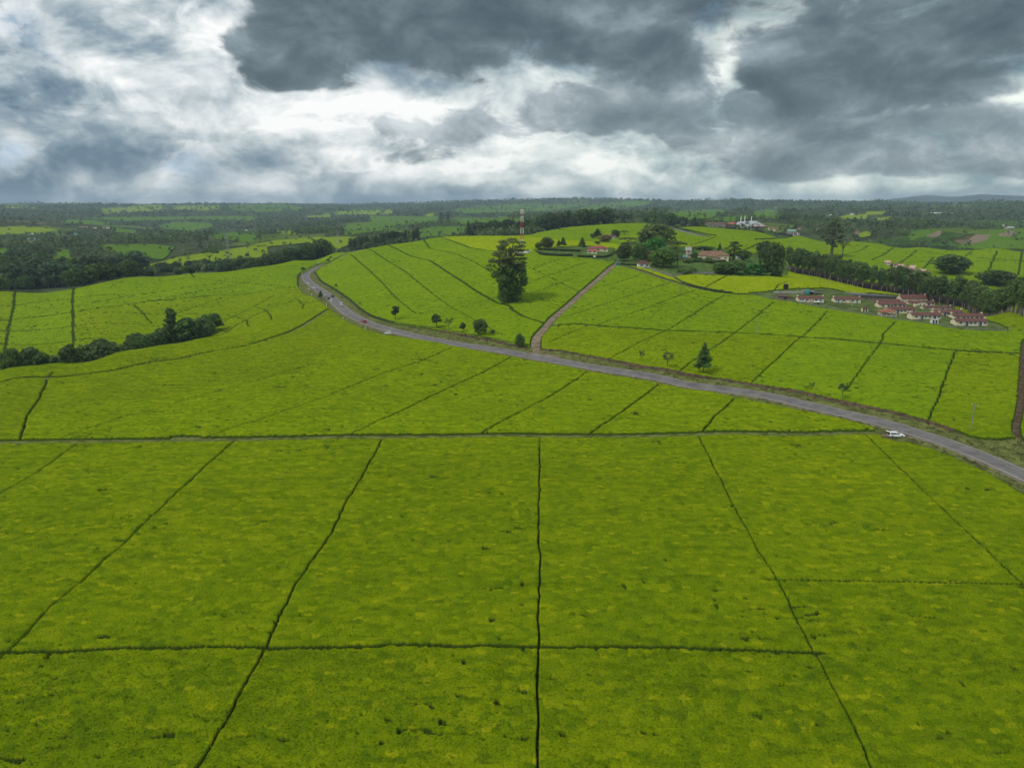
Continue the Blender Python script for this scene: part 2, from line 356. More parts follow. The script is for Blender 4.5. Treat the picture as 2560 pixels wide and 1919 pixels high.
_s = np.clip((_gr-1250)/900, 0, 1)
GZ += _s*(fbm(_gx/520, _gy/520, 3, 5)*58 + np.clip((_gr-3000)/3000, 0, 1)*fbm(_gx/1700, _gy/1700, 3, 9)*45)
GZ = np.clip(GZ, -90, 150)

def T(x, y):
    x = np.asarray(x, float); y = np.asarray(y, float)
    a = (np.arctan2(x, y) - gth[0])/(gth[1]-gth[0]); b = (np.log(np.maximum(np.hypot(x, y), 22.01)) - glr[0])/(glr[1]-glr[0])
    a = np.clip(a, 0, NTH-1.001); b = np.clip(b, 0, NR-1.001); i = a.astype(int); j = b.astype(int); fa = a-i; fb = b-j
    return (GZ[j, i]*(1-fa) + GZ[j, i+1]*fa)*(1-fb) + (GZ[j+1, i]*(1-fa) + GZ[j+1, i+1]*fa)*fb

_rs = np.exp(np.linspace(math.log(24), math.log(13500), 9000))
def hit(px, py, h=0.0, push=0.0):
    x, y, z = ray(px, py); n = math.hypot(x, y); x, y, z = x/n, y/n, z/n
    g = CAMZ + _rs*z - T(_rs*x, _rs*y) - h
    k = np.argmax(g < 0) if (g < 0).any() else int(np.argmin(g))
    r = _rs[k]
    if k and g[k] < 0: r = _rs[k-1] + (_rs[k]-_rs[k-1])*g[k-1]/(g[k-1]-g[k])
    r += push
    return np.array([r*x, r*y, float(T(r*x, r*y))])
def depth(p): return p[1]*math.cos(PITCH) - (p[2]-CAMZ)*math.sin(PITCH)
def proj(x, y, z):
    d = y*math.cos(PITCH) - (z-CAMZ)*math.sin(PITCH); up = y*math.sin(PITCH) + (z-CAMZ)*math.cos(PITCH)
    return 1280 + FOC*x/d, 959.5 - FOC*up/d
def line(pts, h=0.9, n=1):
    w = [hit(px, py, h)[:2] for px, py in pts]; return np.array(w)
def smooth_line(P, step=4.0):
    P = np.asarray(P); d = np.r_[0, np.cumsum(np.hypot(*np.diff(P, axis=0).T))]
    m = max(4, int(d[-1]/step)); s = np.linspace(0, d[-1], m)
    t = np.zeros_like(P); t[1:-1] = (P[2:]-P[:-2])/(d[2:]-d[:-2])[:, None]; t[0] = (P[1]-P[0])/(d[1]-d[0]); t[-1] = (P[-1]-P[-2])/(d[-1]-d[-2])
    k = np.clip(np.searchsorted(d, s, 'right')-1, 0, len(P)-2); hh = (d[k+1]-d[k])[:, None]; u = ((s-d[k])/(d[k+1]-d[k]))[:, None]
    return (2*u**3-3*u**2+1)*P[k] + (u**3-2*u**2+u)*hh*t[k] + (-2*u**3+3*u**2)*P[k+1] + (u**3-u**2)*hh*t[k+1]

# ground sheet: the whole surveyed land
M_ground = mat('ground_scrub', (0.046, 0.062, 0.022), 0.95, 0.5, 0.03, 0.05)
def ground_sheet():
    V = np.stack([_gx, _gy, GZ-.05], -1)[::2, ::2].reshape(-1, 3); nh = (NTH+1)//2
    i, j = np.meshgrid(np.arange((NR+1)//2-1), np.arange(nh-1), indexing='ij'); a = (i*nh+j).ravel()
    o = link('ground', mesh_np('ground', V, np.stack([a, a+1, a+nh+1, a+nh], 1)[:, ::-1], M_ground, True)); o['kind'] = 'structure'
    # land behind and below the camera, out to the same distance
    th = np.linspace(R(75), R(285), 60); rr = np.exp(np.linspace(math.log(22), math.log(14000), 30)); tt, r2 = np.meshgrid(th, rr)
    zz = T(r2*np.sin(R(75)), r2*np.cos(R(75)))*(1-(tt-R(75))/R(210)) + T(-r2*np.sin(R(75)), r2*np.cos(R(75)))*((tt-R(75))/R(210))
    V = np.stack([r2*np.sin(tt), r2*np.cos(tt), zz], -1).reshape(-1, 3); i, j = np.meshgrid(np.arange(29), np.arange(59), indexing='ij'); a = (i*60+j).ravel()
    o = link('ground', mesh_np('ground_rear', V, np.stack([a, a+1, a+61, a+60], 1)[:, ::-1], M_ground, True)); o['kind'] = 'structure'
    a = np.linspace(0, 2*math.pi, 48, endpoint=False); zc = T(22.1*np.sin(a), np.abs(22.1*np.cos(a)))
    V = np.r_[np.stack([22*np.sin(a), 22*np.cos(a), zc], -1), [[0, 0, 0]]]
    o = link('ground', mesh_np('ground_centre', V, np.stack([np.arange(48), (np.arange(48)+1) % 48, np.full(48, 48)], 1)[:, ::-1], M_ground, True)); o['kind'] = 'structure'
ground_sheet()
# ------------------------------------------------------------------ roads, paths, field pattern
ROAD = line(PX(3000,1425, 2760,1292, 2557,1188, 2399,1120, 2286,1082, 2173,1049, 1911,989, 1640,944, 1454,914, 1338,893, 1280,882, 1132,859, 1045,842, 973,824.5, 918,807, 871.6,784, 848,765, 828,745, 802,727.5,
              779,711.6, 766,698.5, 763.5,688.4, 770,679.7, 790.5,666.7, 813.7,655, 842.6,642, 878,631), 0.1)
ROAD = np.r_[ROAD, [ROAD[-1] + (ROAD[-1]-ROAD[-2])*0.8]]
ROAD = smooth_line(ROAD, 3.0)
EDGE_R = PX(788,682, 804.6,704.6, 837,724, 873,748.6, 899,771, 930,791, 988.5,809, 1080,822.6, 1103,825, 1190,842, 1280,859, 1326,867, 1352,872, 1410,876, 1482,890, 1529,898, 1616,915, 1708,931, 1803,945, 1884,958.7, 1979,973.6, 2060,990, 2128,1006, 2240,1029, 2320,1050, 2388,1073, 2425,1088, 2449,1094, 2489,1096, 2535,1092, 2545,1092, 2600,1130, 2760,1225, 3000,1350)
EDGE_L = PX(816,657, 777,671, 744,690, 743.6,714, 759,735, 782,742, 811,762, 818,767, 828,776, 871.6,807, 912,824, 961,838, 1074,853, 1190,876.6, 1280,892, 1425,918, 1511,937, 1640,957, 1775,980, 1911,1009, 2047,1035, 2128,1053, 2185,1071, 2200,1084, 2205,1098, 2262,1105, 2331,1124, 2399,1152, 2467,1183, 2512,1208, 2560,1238, 2760,1362, 3000,1515)
CORR = np.array([hit(*p, 0.6)[:2] for p in PX(872,633, 830,655, 800,670) + EDGE_R] + [hit(*p, 0.6)[:2] for p in EDGE_L[::-1] + PX(840,645, 862,634)])

TRACK = smooth_line(line(Z3(205,1396, 204,1330, 215,1260, 290,1170, 370,1080, 500,970, 620,860, 740,760, 880,638, 905,622), 0.1), 3.0)
YARDTRACK = smooth_line(line(Z3(895,632, 1000,652, 1130,690, 1290,748, 1400,780, 1500,812, 1650,847, 1850,880, 2060,889), 0.1), 4.0)
STRIP = smooth_line(np.r_[line(PX(-260,1112, 0,1108, 295,1104.5, 614,1100, 1280,1091, 1741,1087.5, 2140,1084.5), .1), line(PX(2200,1084, 2232,1085), 0.1)], 4.0)
LANE_R = smooth_line(line(PX(2563,850, 2560,868, 2555.7,936, 2550,1017, 2540.8,1061, 2542,1088, 2562,1117, 2600,1150), 0.3), 3.0)
LANE_M = smooth_line(line(Z1(0,1640, 700,1575, 1300,1470, 1800,1380, 2211,1300) + Z2(300,1200, 500,1090, 620,1010), 0.7), 4.0)
BACKROAD = smooth_line(line(W4(560,195, 640,200, 800,240, 930,272, 1010,292, 1060,304), 0.3), 4.0)

paths = []                                            # (world polyline, width)
def P(w, *lists):
    for l in lists:
        q = line(l); e0 = q[0]-q[1]; e1 = q[-1]-q[-2]
        q[0] += e0/np.hypot(*e0)*(2.0 if np.hypot(*q[0]) > 95 else 30); q[-1] += e1/np.hypot(*e1)*(2.0 if np.hypot(*q[-1]) > 95 else 30)
        paths.append((q, w*0.28 if w < 1.6 else w*0.55))
P(.55, FV(827,947, 780,1030, 740,1095, 715,1150, 640,1260, 575,1395, 500,1530, 425,1658, 270,1960), FV(1166,946, 1165,1100, 1163,1180, 1169,1200, 1163,1300, 1162,1395, 1160,1530, 1158,1658, 1153,2000),
  FV(1510,943, 1545,1010, 1580,1080, 1640,1190, 1680,1250, 1750,1390, 1810,1500, 1885,1658, 2010,1960), FV(502,954, 400,1045, 300,1140, 200,1235, 110,1310, 30,1395, 0,1420, -260,1640),
  FV(167,957, 80,1020, 0,1065, -400,1260))
P(.95, FV(1874,942, 1950,1015, 2050,1110, 2150,1205, 2212,1260, 2560,1580))
P(1.6, FV(-10,1410, 20,1408, 250,1400, 560,1396, 575,1398, 870,1392, 1162,1395, 1450,1398, 1750,1407))
P(1.5, FV(1675,1250, 1950,1254, 2212,1260, 2500,1266))
P(1.5, FV(430,946, 560,905, 700,858, 830,805, 975,750), PX(854,1094, 983,1035, 1137,961.5, 1275,893), FV(1030,939, 1100,900, 1180,860, 1270,800), FV(1272,937, 1340,890, 1428,824), FV(1510,937, 1545,898, 1588,858), PX(48,1107, 68,1038, 117,946, 130,932))
P(1.3, PX(123,1104, 307,1041, 553,974, 799,906), PX(522,980, 922,964.5, 1280,955, 1430,952), PX(654,947.5, 770,911, 900,878), PX(74,1032, 246,998, 430,961))
P(2.2, Z1(-300,1130, 0,1110, 300,1075, 600,1040, 1000,985, 1300,935, 1600,915, 2211,865) + Z2(240,826, 330,822), Z1(165,862, 120,980, 90,1100, 60,1250, 40,1370), Z1(640,832, 625,950, 632,1040, 630,1170, 640,1280, 630,1310))
P(1.5, Z1(1690,697, 1650,710, 1680,735, 1760,750, 1950,770, 2211,790) + Z2(200,808, 358,820))
P(1.0, Z1(1165,975, 1240,1050, 1310,1130))
P(1.5, Z1(900,1040, 1530,1040, 1850,1050, 2050,1075, 2130,1110, 2150,1155), Z1(1540,1040, 1820,945, 1900,915), Z1(1850,1160, 2000,1080, 2190,990) + Z2(20,965, 160,890), Z1(0,1195, 600,1160, 1200,1140, 1550,1150, 1850,1175, 1975,1210), Z1(0,1310, 600,1285, 1000,1265),
  Z1(1880,1240, 2050,1140, 2200,1065) + Z2(90,1020, 330,930, 360,925, 410,970, 405,1000), Z2(0,990, 90,1020, 130,1070, 135,1100))
P(1.3, Z1(0,1000, 300,950, 700,905, 1000,880), Z1(640,985, 900,935, 1300,870, 1900,785), Z1(1400,920, 1900,830, 2211,760))
P(1.4, Z2(822,538, 950,650, 1090,780, 1180,880, 1280,970, 1375,1040), Z2(972,493, 1150,600, 1300,690, 1420,790, 1560,900, 1700,1000, 1880,1095, 2000,1160, 2120,1230))
P(3.0, Z2(1142,460, 1350,555, 1500,590, 1640,680, 1800,780, 1950,880, 2080,950, 2200,985) + Z3(0,1010, 100,1070, 280,1130))
P(1.4, Z2(1312,425, 1500,485, 1750,540, 1900,610, 2060,705) + Z3(160,650, 400,770, 585,860), Z3(120,860, 250,920, 400,980))
P(3.2, Z2(1592,390, 1720,430, 1850,480, 2030,505, 2211,512) + Z3(20,512))
P(1.0, Z3(190,655, 430,575), Z3(170,770, 400,690, 640,610), Z3(200,860, 530,745), Z2(1800,980, 2100,900))
P(.9, Z3(430,1080, 800,965, 1350,785), Z3(740,1140, 1200,985, 1570,850), Z3(860,1430, 1090,1300, 1340,1190, 1550,1060, 1830,890), PX(1699.7,924.8, 1735,900, 1830,836.6, 1887.9,793, 1920,765, 1934.5,755), PX(1878.7,956, 1938,900, 1992.6,848.8, 2006.8,839, 2035.8,812.9, 2067,777.5), PX(2120,968, 2155,917, 2196,863.7, 2203.7,854, 2209,833, 2237,804), PX(2321,1050, 2344,995.5, 2363,944, 2387,878), Z4(1540,1182, 1700,1245, 1900,1330, 2030,1375), Z4(2110,1400, 2230,1450))
P(1.0, Z3(650,850, 900,780, 1120,710), Z3(330,1290, 640,1160))
P(5.2, Z3(320,1150, 550,1135, 740,1150, 1000,1170, 1300,1190, 1700,1200, 2211,1225) + Z4(300,1250, 600,1265, 960,1300, 1300,1335, 1650,1365, 2000,1380, 2211,1390, 2400,1400))
P(1.0, Z3(1640,837, 1870,715), Z4(55,842, 90,800, 170,768))
P(1.8, Z4(100,515, 190,470), Z4(340,560, 430,505), Z4(660,540, 860,465), Z4(900,585, 1090,480), Z4(1120,625, 1280,503), Z4(1340,665, 1430,560), Z4(1700,555, 1770,505), Z4(1905,690, 1930,610, 1975,510), Z4(2160,715, 2190,515))
P(2.6, Z4(970,610, 1400,595, 1700,590, 2211,595, 2500,600), Z4(1300,495, 1420,525, 1700,560, 2211,600), Z4(1590,715, 2211,730, 2500,735))
P(2.0, Z3(1590,445, 1760,385), Z3(1960,520, 2130,440), Z3(390,310, 410,325, 500,335, 700,340, 1050,345))

def poly_px(pts, h=0.5, push=0.0): return np.array([hit(x, y, h, push)[:2] for x, y in pts])
TEA_TOP = PX(-320,748, 0,731, 190,722, 330,696, 480,686, 640,670, 740,653, 840,634, 880,634, 970,616, 1100,595, 1132,593, 1280,592, 1330,588, 1400,570, 1440,568, 1540,561, 1616,559.5, 1682,570, 1753,568, 1835,576, 1896,582, 1977,594, 2007,590, 2123,606, 2267,619, 2412,628, 2560,630, 2760,640, 2900,650)
TEA = np.array([hit(x, y, 0.5, 16.0)[:2] for x, y in TEA_TOP] + [(420, 260), (200, 40), (-200, 40), (-330, 180), (-420, 420)])
SETTLE = poly_px(Z3(2040,868, 2211,856) + Z4(60,848, 390,832, 900,868, 1140,892, 1450,960, 1600,985, 1900,1108, 2062,1165, 2084,1203, 1600,1184, 1000,1084, 500,1010, 250,962, 0,922, -80,903))
BELT = poly_px(Z4(175,690, 420,735, 800,830, 1130,885, 1400,950, 1700,1010, 2211,1085, 2600,1150), 0.2)
BELT = np.r_[BELT, [b*(1+46/np.hypot(*b)) for b in BELT[::-1]]]
MANOR = poly_px(Z3(880,622, 1000,640, 1090,648, 1250,690, 1390,738, 1450,722, 1600,712, 1750,722, 2100,732, 2211,726) + Z4(170,718, 170,690, 150,560, 30,470) + Z3(2150,520, 1900,560, 1880,500, 1580,480, 1400,470, 1300,420, 1100,420, 950,440, 905,520))
REDGARDEN = poly_px(Z3(185,505, 255,556, 520,562, 700,582, 860,604, 905,545, 885,485, 640,462, 300,482))
MASTYARD = poly_px(Z3(10,500, 155,500, 155,532, 10,532))
FACTORY = np.array([hit(x, y, .3)[:2] for x, y in W4(640,178, 1000,185, 1400,212, 1700,245, 2120,300)] + [hit(x, y, .3, 90)[:2] for x, y in W4(2120,300, 1700,245, 1400,212, 1000,185, 640,178)])
GRASSPATCH = poly_px(Q3(660,333, 700,314, 760,311, 815,312, 850,333), 0.1)
HAMLET = poly_px(Z4(1000,618, 1100,628, 1400,690, 1380,722, 1280,722, 1150,690, 1040,640), 0.2)

def inpoly(X, Y, poly):
    out = np.zeros(X.shape, bool); px, py = poly[:, 0], poly[:, 1]
    bb = (X > px.min()) & (X < px.max()) & (Y > py.min()) & (Y < py.max()); x = X[bb]; y = Y[bb]; c = np.zeros(x.shape, bool); j = len(poly)-1
    for i in range(len(poly)):
        if py[i] != py[j]: c ^= ((py[i] > y) != (py[j] > y)) & (x < (px[j]-px[i])*(y-py[i])/(py[j]-py[i]) + px[i])
        j = i
    out[bb] = c; return out

# fine survey grid on which field surfaces are laid
TH = np.arange(R(-44), R(44), R(0.092)); RR = 67*np.exp(np.arange(0, math.log(1260/67), 0.0034))
nr, nt = len(RR), len(TH); tt, rr = np.meshgrid(TH, RR); GX = rr*np.sin(tt); GY = rr*np.cos(tt); G0 = T(GX, GY)
WX = GX + 0.34*(vnoise(GX/2.3, GY/2.3, 31)-.5) + 0.4*(vnoise(GX/9, GY/9, 33)-.5); WY = GY + 0.34*(vnoise(GX/2.3, GY/2.3, 32)-.5) + 0.4*(vnoise(GX/9, GY/9, 34)-.5)
DP = np.full(GX.shape, 9.0, np.float32)               # distance beyond the nearest path's edge
cell = 0.003*rr
def carve(poly, w, lim=5.0, D=None):
    D = DP if D is None else D
    for a, b in zip(poly[:-1], poly[1:]):
        t0, t1 = sorted((math.atan2(*a), math.atan2(*b))); r0, r1 = sorted((np.hypot(*a), np.hypot(*b))); mt = (lim+w)/max(r0*0.9, 40)
        i0, i1 = np.searchsorted(RR, [r0-lim-w-2, r1+lim+w+2]); j0, j1 = np.searchsorted(TH, [t0-mt, t1+mt])
        if i0 >= i1 or j0 >= j1: continue
        x = WX[i0:i1, j0:j1]; y = WY[i0:i1, j0:j1]; ab = b-a; q = np.clip(((x-a[0])*ab[0]+(y-a[1])*ab[1])/max(ab@ab, 1e-9), 0, 1)
        d = np.hypot(x-a[0]-q*ab[0], y-a[1]-q*ab[1]) - np.maximum(w/2, 0.16*cell[i0:i1, j0:j1])
        D[i0:i1, j0:j1] = np.minimum(D[i0:i1, j0:j1], d)
for pl, w in paths: carve(pl, w)
for pl, w in ((TRACK, 5.4), (YARDTRACK, 4.6), (STRIP, 4.8), (LANE_R, 2.2), (LANE_M, 2.0), (BACKROAD, 12)): carve(pl, w)
inTEA = inpoly(GX, GY, TEA); inC = inpoly(WX, WY, CORR); inS = inpoly(WX, WY, SETTLE); inB = inpoly(WX, WY, BELT); inM = inpoly(WX, WY, MANOR)
inG = inpoly(WX, WY, REDGARDEN); inY = inpoly(GX, GY, MASTYARD); inF = inpoly(WX, WY, FACTORY); inP = inpoly(WX, WY, GRASSPATCH); inH = inpoly(WX, WY, HAMLET)
tea = inTEA & ~(inC | inS | inB | inM | inG | inY | inF | inP | inH)


canopy = np.clip(DP/np.maximum(0.13, 0.22*cell), 0, 1)
# gaps where bushes have died, drawn out along the planting rows
gapA = vnoise(WX/1.9, WY/0.85, 51); gapM = vnoise(WX/14, WY/9, 52); gapL = vnoise(WX/70, WY/50, 54)
thr = 0.945 - 0.14*np.clip((gapM-.55)/.4, 0, 1) - 0.06*gapL + np.where((GY < 205), .03, -.038)
gap = np.clip((gapA-thr)/0.03, 0, 1)
hole = np.zeros_like(canopy); u = vnoise(GX/.9, GY/.9, 61)*1.1
for (hx, hy, rx, ry) in [(975,1190,14,3),(1085,1190,26,5),(1273,1328,15,9),(1462,1538,18,8),(710,1850,34,10),(1405,1838,14,12),(1610,1832,14,8),(1640,1836,18,6),(260,1590,34,10),(1265,1842,10,9),(122,1637,9,12),(2535,1670,22,8),(2545,1725,14,8),(430,962,60,3),(700,966,42,3),
                         (350,1115,9,4),(660,1300,14,4),(1255,1233,7,6),(1250,1597,10,6),(1820,950,18,4),(1700,1860,16,5),(2300,1810,14,5),(560,1540,12,5),(1990,1690,10,6)]:
    c0 = hit(hx, hy, .9); dm = depth(c0); sx = .5*rx*dm/FOC; sy = .5*ry*dm/FOC/max(0.12, (CAMZ-c0[2])/np.hypot(c0[0], c0[1]))

    hole = np.maximum(hole, np.clip((1.15 + u*.7 - 0.35 - np.hypot((GX-c0[0])/sx, (GY-c0[1])/sy))/0.25, 0, 1))
canopy *= 1 - np.maximum(gap*0.8, hole*.85)
def worley(sx, sy, s):
    x = GX/sx; y = GY/sy; xi = np.floor(x).astype(np.int64); yi = np.floor(y).astype(np.int64); best = np.full(x.shape, 9., np.float32); tone = np.zeros(x.shape, np.float32)
    for dx in (-1, 0, 1):
        for dy in (-1, 0, 1):
            i_, j_ = xi+dx, yi+dy; d_ = ((i_+.5+.8*(hash2(i_, j_, s)-.5)-x)**2 + (j_+.5+.8*(hash2(i_, j_, s+1)-.5)-y)**2).astype(np.float32)
            m_ = d_ < best; best = np.where(m_, d_, best); tone = np.where(m_, hash2(i_, j_, s+2), tone)
    return np.sqrt(best), tone
wd, TONE = worley(1.5, 1.05, 101); _, PATCH = worley(4.2, 1.9, 111)
dome = np.clip(1-(wd/.85)**2, 0, 1)
bump = 0.20*(dome-.6) + 0.12*(vnoise(GX/1.25, GY/1.0, 41)-.5) + 0.12*(vnoise(GX/.55, GY/.5, 42)-.5) + 0.25*(vnoise(GX/6, GY/4, 43)-.5)
height = np.where(tea, canopy*(0.98 + bump), 0).astype(np.float32)
GH = G0 + height

# fields as the paths divide them (DL also holds the divides that show no path: valley floor, ridge ends)
DL = DP.copy()
def pol(px, r): a = math.atan((px-1280)/FOC/1.03); return (r*math.sin(a), r*math.cos(a))
for pl in (np.array([hit(819,769)[:2], hit(740,799)[:2]] + [pol(640,450), pol(507,446), pol(350,460), pol(150,430), pol(0,415), pol(-400,390)]), np.r_[ROAD[-2:], [ROAD[-1]+(ROAD[-1]-ROAD[-2])*30]],
           line(Z3(905,622, 860,600)), line(Z3(190,508, 140,515)), line(Z3(30,520, -30,515, -80,508)), line(Z3(2060,889, 2030,866)), line(PX(2562,870, 2590,830, 2640,800)),
           line(PX(1750,800, 1900,800)) if False else line(Z4(2084,1203, 2300,1215)), line(Z4(175,690, 165,700))): carve(pl, 0.6, D=DL)
lab = np.where(tea & (DL > np.maximum(.14, .3*cell)), np.arange(nr*nt, dtype=np.int64).reshape(nr, nt)+1, 0)
def sweep(L):
    for axis in (0, 1):
        M = L if axis == 1 else L.T
        flat = np.ascontiguousarray(M).ravel(); rowid = np.repeat(np.arange(M.shape[0]), M.shape[1])
        brk = np.r_[True, (flat[1:] == 0) != (flat[:-1] == 0)] | np.r_[True, rowid[1:] != rowid[:-1]]
        st = np.flatnonzero(brk); mx = np.maximum.reduceat(flat, st); flat = np.repeat(mx, np.diff(np.r_[st, len(flat)]))
        M = flat.reshape(M.shape); L = M if axis == 1 else np.ascontiguousarray(M.T)
    return L
for _ in range(200):
    n = sweep(lab)
    if (n == lab).all(): break
    lab = n
# ------------------------------------------------------------------ field meshes
c4 = lambda a: (a[:-1, :-1], a[:-1, 1:], a[1:, 1:], a[1:, :-1])
IDX = np.arange(nr*nt).reshape(nr, nt)
def grid_mesh(name, fmask, Z, m, attr=None, smooth=True):
    q = np.stack([k[fmask] for k in c4(IDX)], 1)[:, ::-1]
    u, inv = np.unique(q, return_inverse=True)
    V = np.stack([GX.ravel()[u], GY.ravel()[u], Z.ravel()[u]], 1)
    at = {k: v.ravel()[u] for k, v in attr.items()} if attr else None
    return mesh_np(name, V, inv.reshape(q.shape), m, smooth, at)

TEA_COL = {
 'deep':  tea_mat('tea_near_shade', (0.054, 0.102, 0.0030, 1), (0.133, 0.194, 0.0030, 1), (0.251, 0.293, 0.0040, 1), (0.393, 0.360, 0.0080, 1)),  # near blocks: vignette and shade between leaves put into a darker tea colour
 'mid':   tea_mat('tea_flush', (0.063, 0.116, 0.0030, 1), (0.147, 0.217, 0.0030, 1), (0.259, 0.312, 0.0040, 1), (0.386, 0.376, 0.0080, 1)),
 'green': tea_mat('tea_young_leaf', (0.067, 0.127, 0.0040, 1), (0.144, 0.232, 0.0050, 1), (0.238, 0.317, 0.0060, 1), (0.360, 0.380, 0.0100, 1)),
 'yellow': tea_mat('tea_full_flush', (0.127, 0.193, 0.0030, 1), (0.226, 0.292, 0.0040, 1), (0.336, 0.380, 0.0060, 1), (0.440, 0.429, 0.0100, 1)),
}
h4 = c4(height); hmax = np.max(np.stack(h4), axis=0); face_ok = hmax > 0.18
flab = np.max(np.stack(c4(lab)), axis=0)
SEEDS = []
def seed(px, py, tone, label): SEEDS.append((px, py, tone, label))
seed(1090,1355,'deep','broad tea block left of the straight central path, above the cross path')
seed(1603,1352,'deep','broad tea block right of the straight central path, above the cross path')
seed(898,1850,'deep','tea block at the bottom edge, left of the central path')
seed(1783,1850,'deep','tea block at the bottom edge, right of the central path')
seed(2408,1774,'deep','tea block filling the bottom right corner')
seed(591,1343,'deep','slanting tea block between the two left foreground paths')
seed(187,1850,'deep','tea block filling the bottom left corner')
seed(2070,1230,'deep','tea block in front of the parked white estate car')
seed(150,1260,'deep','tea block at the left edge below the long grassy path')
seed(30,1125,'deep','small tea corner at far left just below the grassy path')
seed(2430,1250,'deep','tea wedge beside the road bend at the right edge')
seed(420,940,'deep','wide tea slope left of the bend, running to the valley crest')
seed(2152,926,'green','tea block across the road from the white estate car')
seed(1171,1017,'mid','third tea strip from the right between grassy path and road')
seed(532,1028,'mid','long tea strip above the widened part of the grassy path')
seed(1449,1016,'mid','second tea strip from the right between grassy path and road')
seed(864,1026,'mid','long tea strip left of the middle between grassy path and road')
seed(1672,1029,'mid','tea strip directly below the road, next to the last wedge')
seed(1919,1049,'mid','last tea wedge narrowing towards the white estate car')
seed(1100,925,'mid','tea strip below the dirt track junction, left part')
seed(1309,932,'mid','tea strip directly below the dirt track junction')
seed(1251,702,'green','tea slope around the foot of the giant lone tree')
seed(1000,700,'green','convex tea hillside inside the road bend')
seed(1330,650,'green','upper tea slope between dirt track and red mast')
seed(1852,791,'green','tea hillside between dirt track and housing settlement')
seed(1991,705,'yellow','bright yellow tea field between garden trees and eucalyptus belt')
seed(2449,979,'mid','tea block beside the brown lane at the right edge')
seed(1855,888,'mid','tea block above the road with a lone grey pole at its top')
seed(1680,869,'mid','tea block above the road behind the conical tree')
seed(1488,844,'mid','tea wedge in the corner of road and dirt track')
seed(1731,700,'yellow','bright tea wedge below the manor garden hedge')
seed(106,842,'green','tea block on the left slope behind the gully thicket, lowest')
seed(109,807,'green','tea block on the left slope behind the gully thicket, middle one')
seed(110,770,'green','tea block on the left slope behind the gully thicket, uppermost')
seed(300,740,'green','smooth tea ridge on the left below the plantation forest')
seed(450,770,'mid','tea hollow on the left beyond the gully trees')
seed(1220,597,'yellow','bright yellow tea strip on the hilltop behind the giant tree')
seed(1420,585,'green','hilltop tea field behind the red roofed bungalow')
seed(1780,590,'green','tea field in front of the factory')
seed(2330,640,'green','tea slope beyond the eucalyptus belt on the right')
seed(2450,640,'green','tea block on the far right slope, nearer the flat topped tree')
seed(2520,655,'green','tea block on the far right slope at the picture edge')
seed(2500,800,'mid','tea strip between settlement and eucalyptus belt')

_sid = {}; _cxy = []; mats_used = {}
comp_ids = np.unique(lab[lab > 0])
def grid_at(p):
    j = int(np.clip(np.searchsorted(TH, math.atan2(p[0], p[1])), 0, nt-1)); i = int(np.clip(np.searchsorted(RR, math.hypot(p[0], p[1])), 0, nr-1)); return i, j
seedpos = []
for k, (px, py, tone, lb) in enumerate(SEEDS):
    p = hit(px, py, 0.9); i, j = grid_at(p); w = lab[max(i-2, 0):i+3, max(j-2, 0):j+3]; w = w[w > 0]
    seedpos.append(p[:2])
    if len(w):
        v, n = np.unique(w, return_counts=True); _sid.setdefault(int(v[np.argmax(n)]), []).append(k)
seedpos = np.array(seedpos)
owner = {}
order = {int(c): k for k, c in enumerate(comp_ids)}
flatlab = lab.ravel(); ci = np.searchsorted(comp_ids, flatlab[flatlab > 0]); cnt = np.bincount(ci)
cx = np.bincount(ci, GX.ravel()[flatlab > 0])/cnt; cy = np.bincount(ci, GY.ravel()[flatlab > 0])/cnt
have = sorted(k for v in _sid.values() for k in v)
# fields with several survey marks are divided to the nearest mark, unmarked scraps go to the nearest field
own = np.full(lab.shape, -1, np.int32)
for c in comp_ids:
    ks = _sid.get(int(c)); m = lab == c
    if ks is None:
        o_ = order[int(c)]; own[m] = have[int(np.argmin(np.hypot(*(seedpos[have] - [cx[o_], cy[o_]]).T)))]
    elif len(ks) == 1: own[m] = ks[0]
    else:
        d = np.stack([np.hypot(GX[m]-seedpos[k][0], GY[m]-seedpos[k][1]) for k in ks]); own[m] = np.array(ks)[np.argmin(d, 0)]
fo = np.max(np.stack(c4(own)), axis=0)
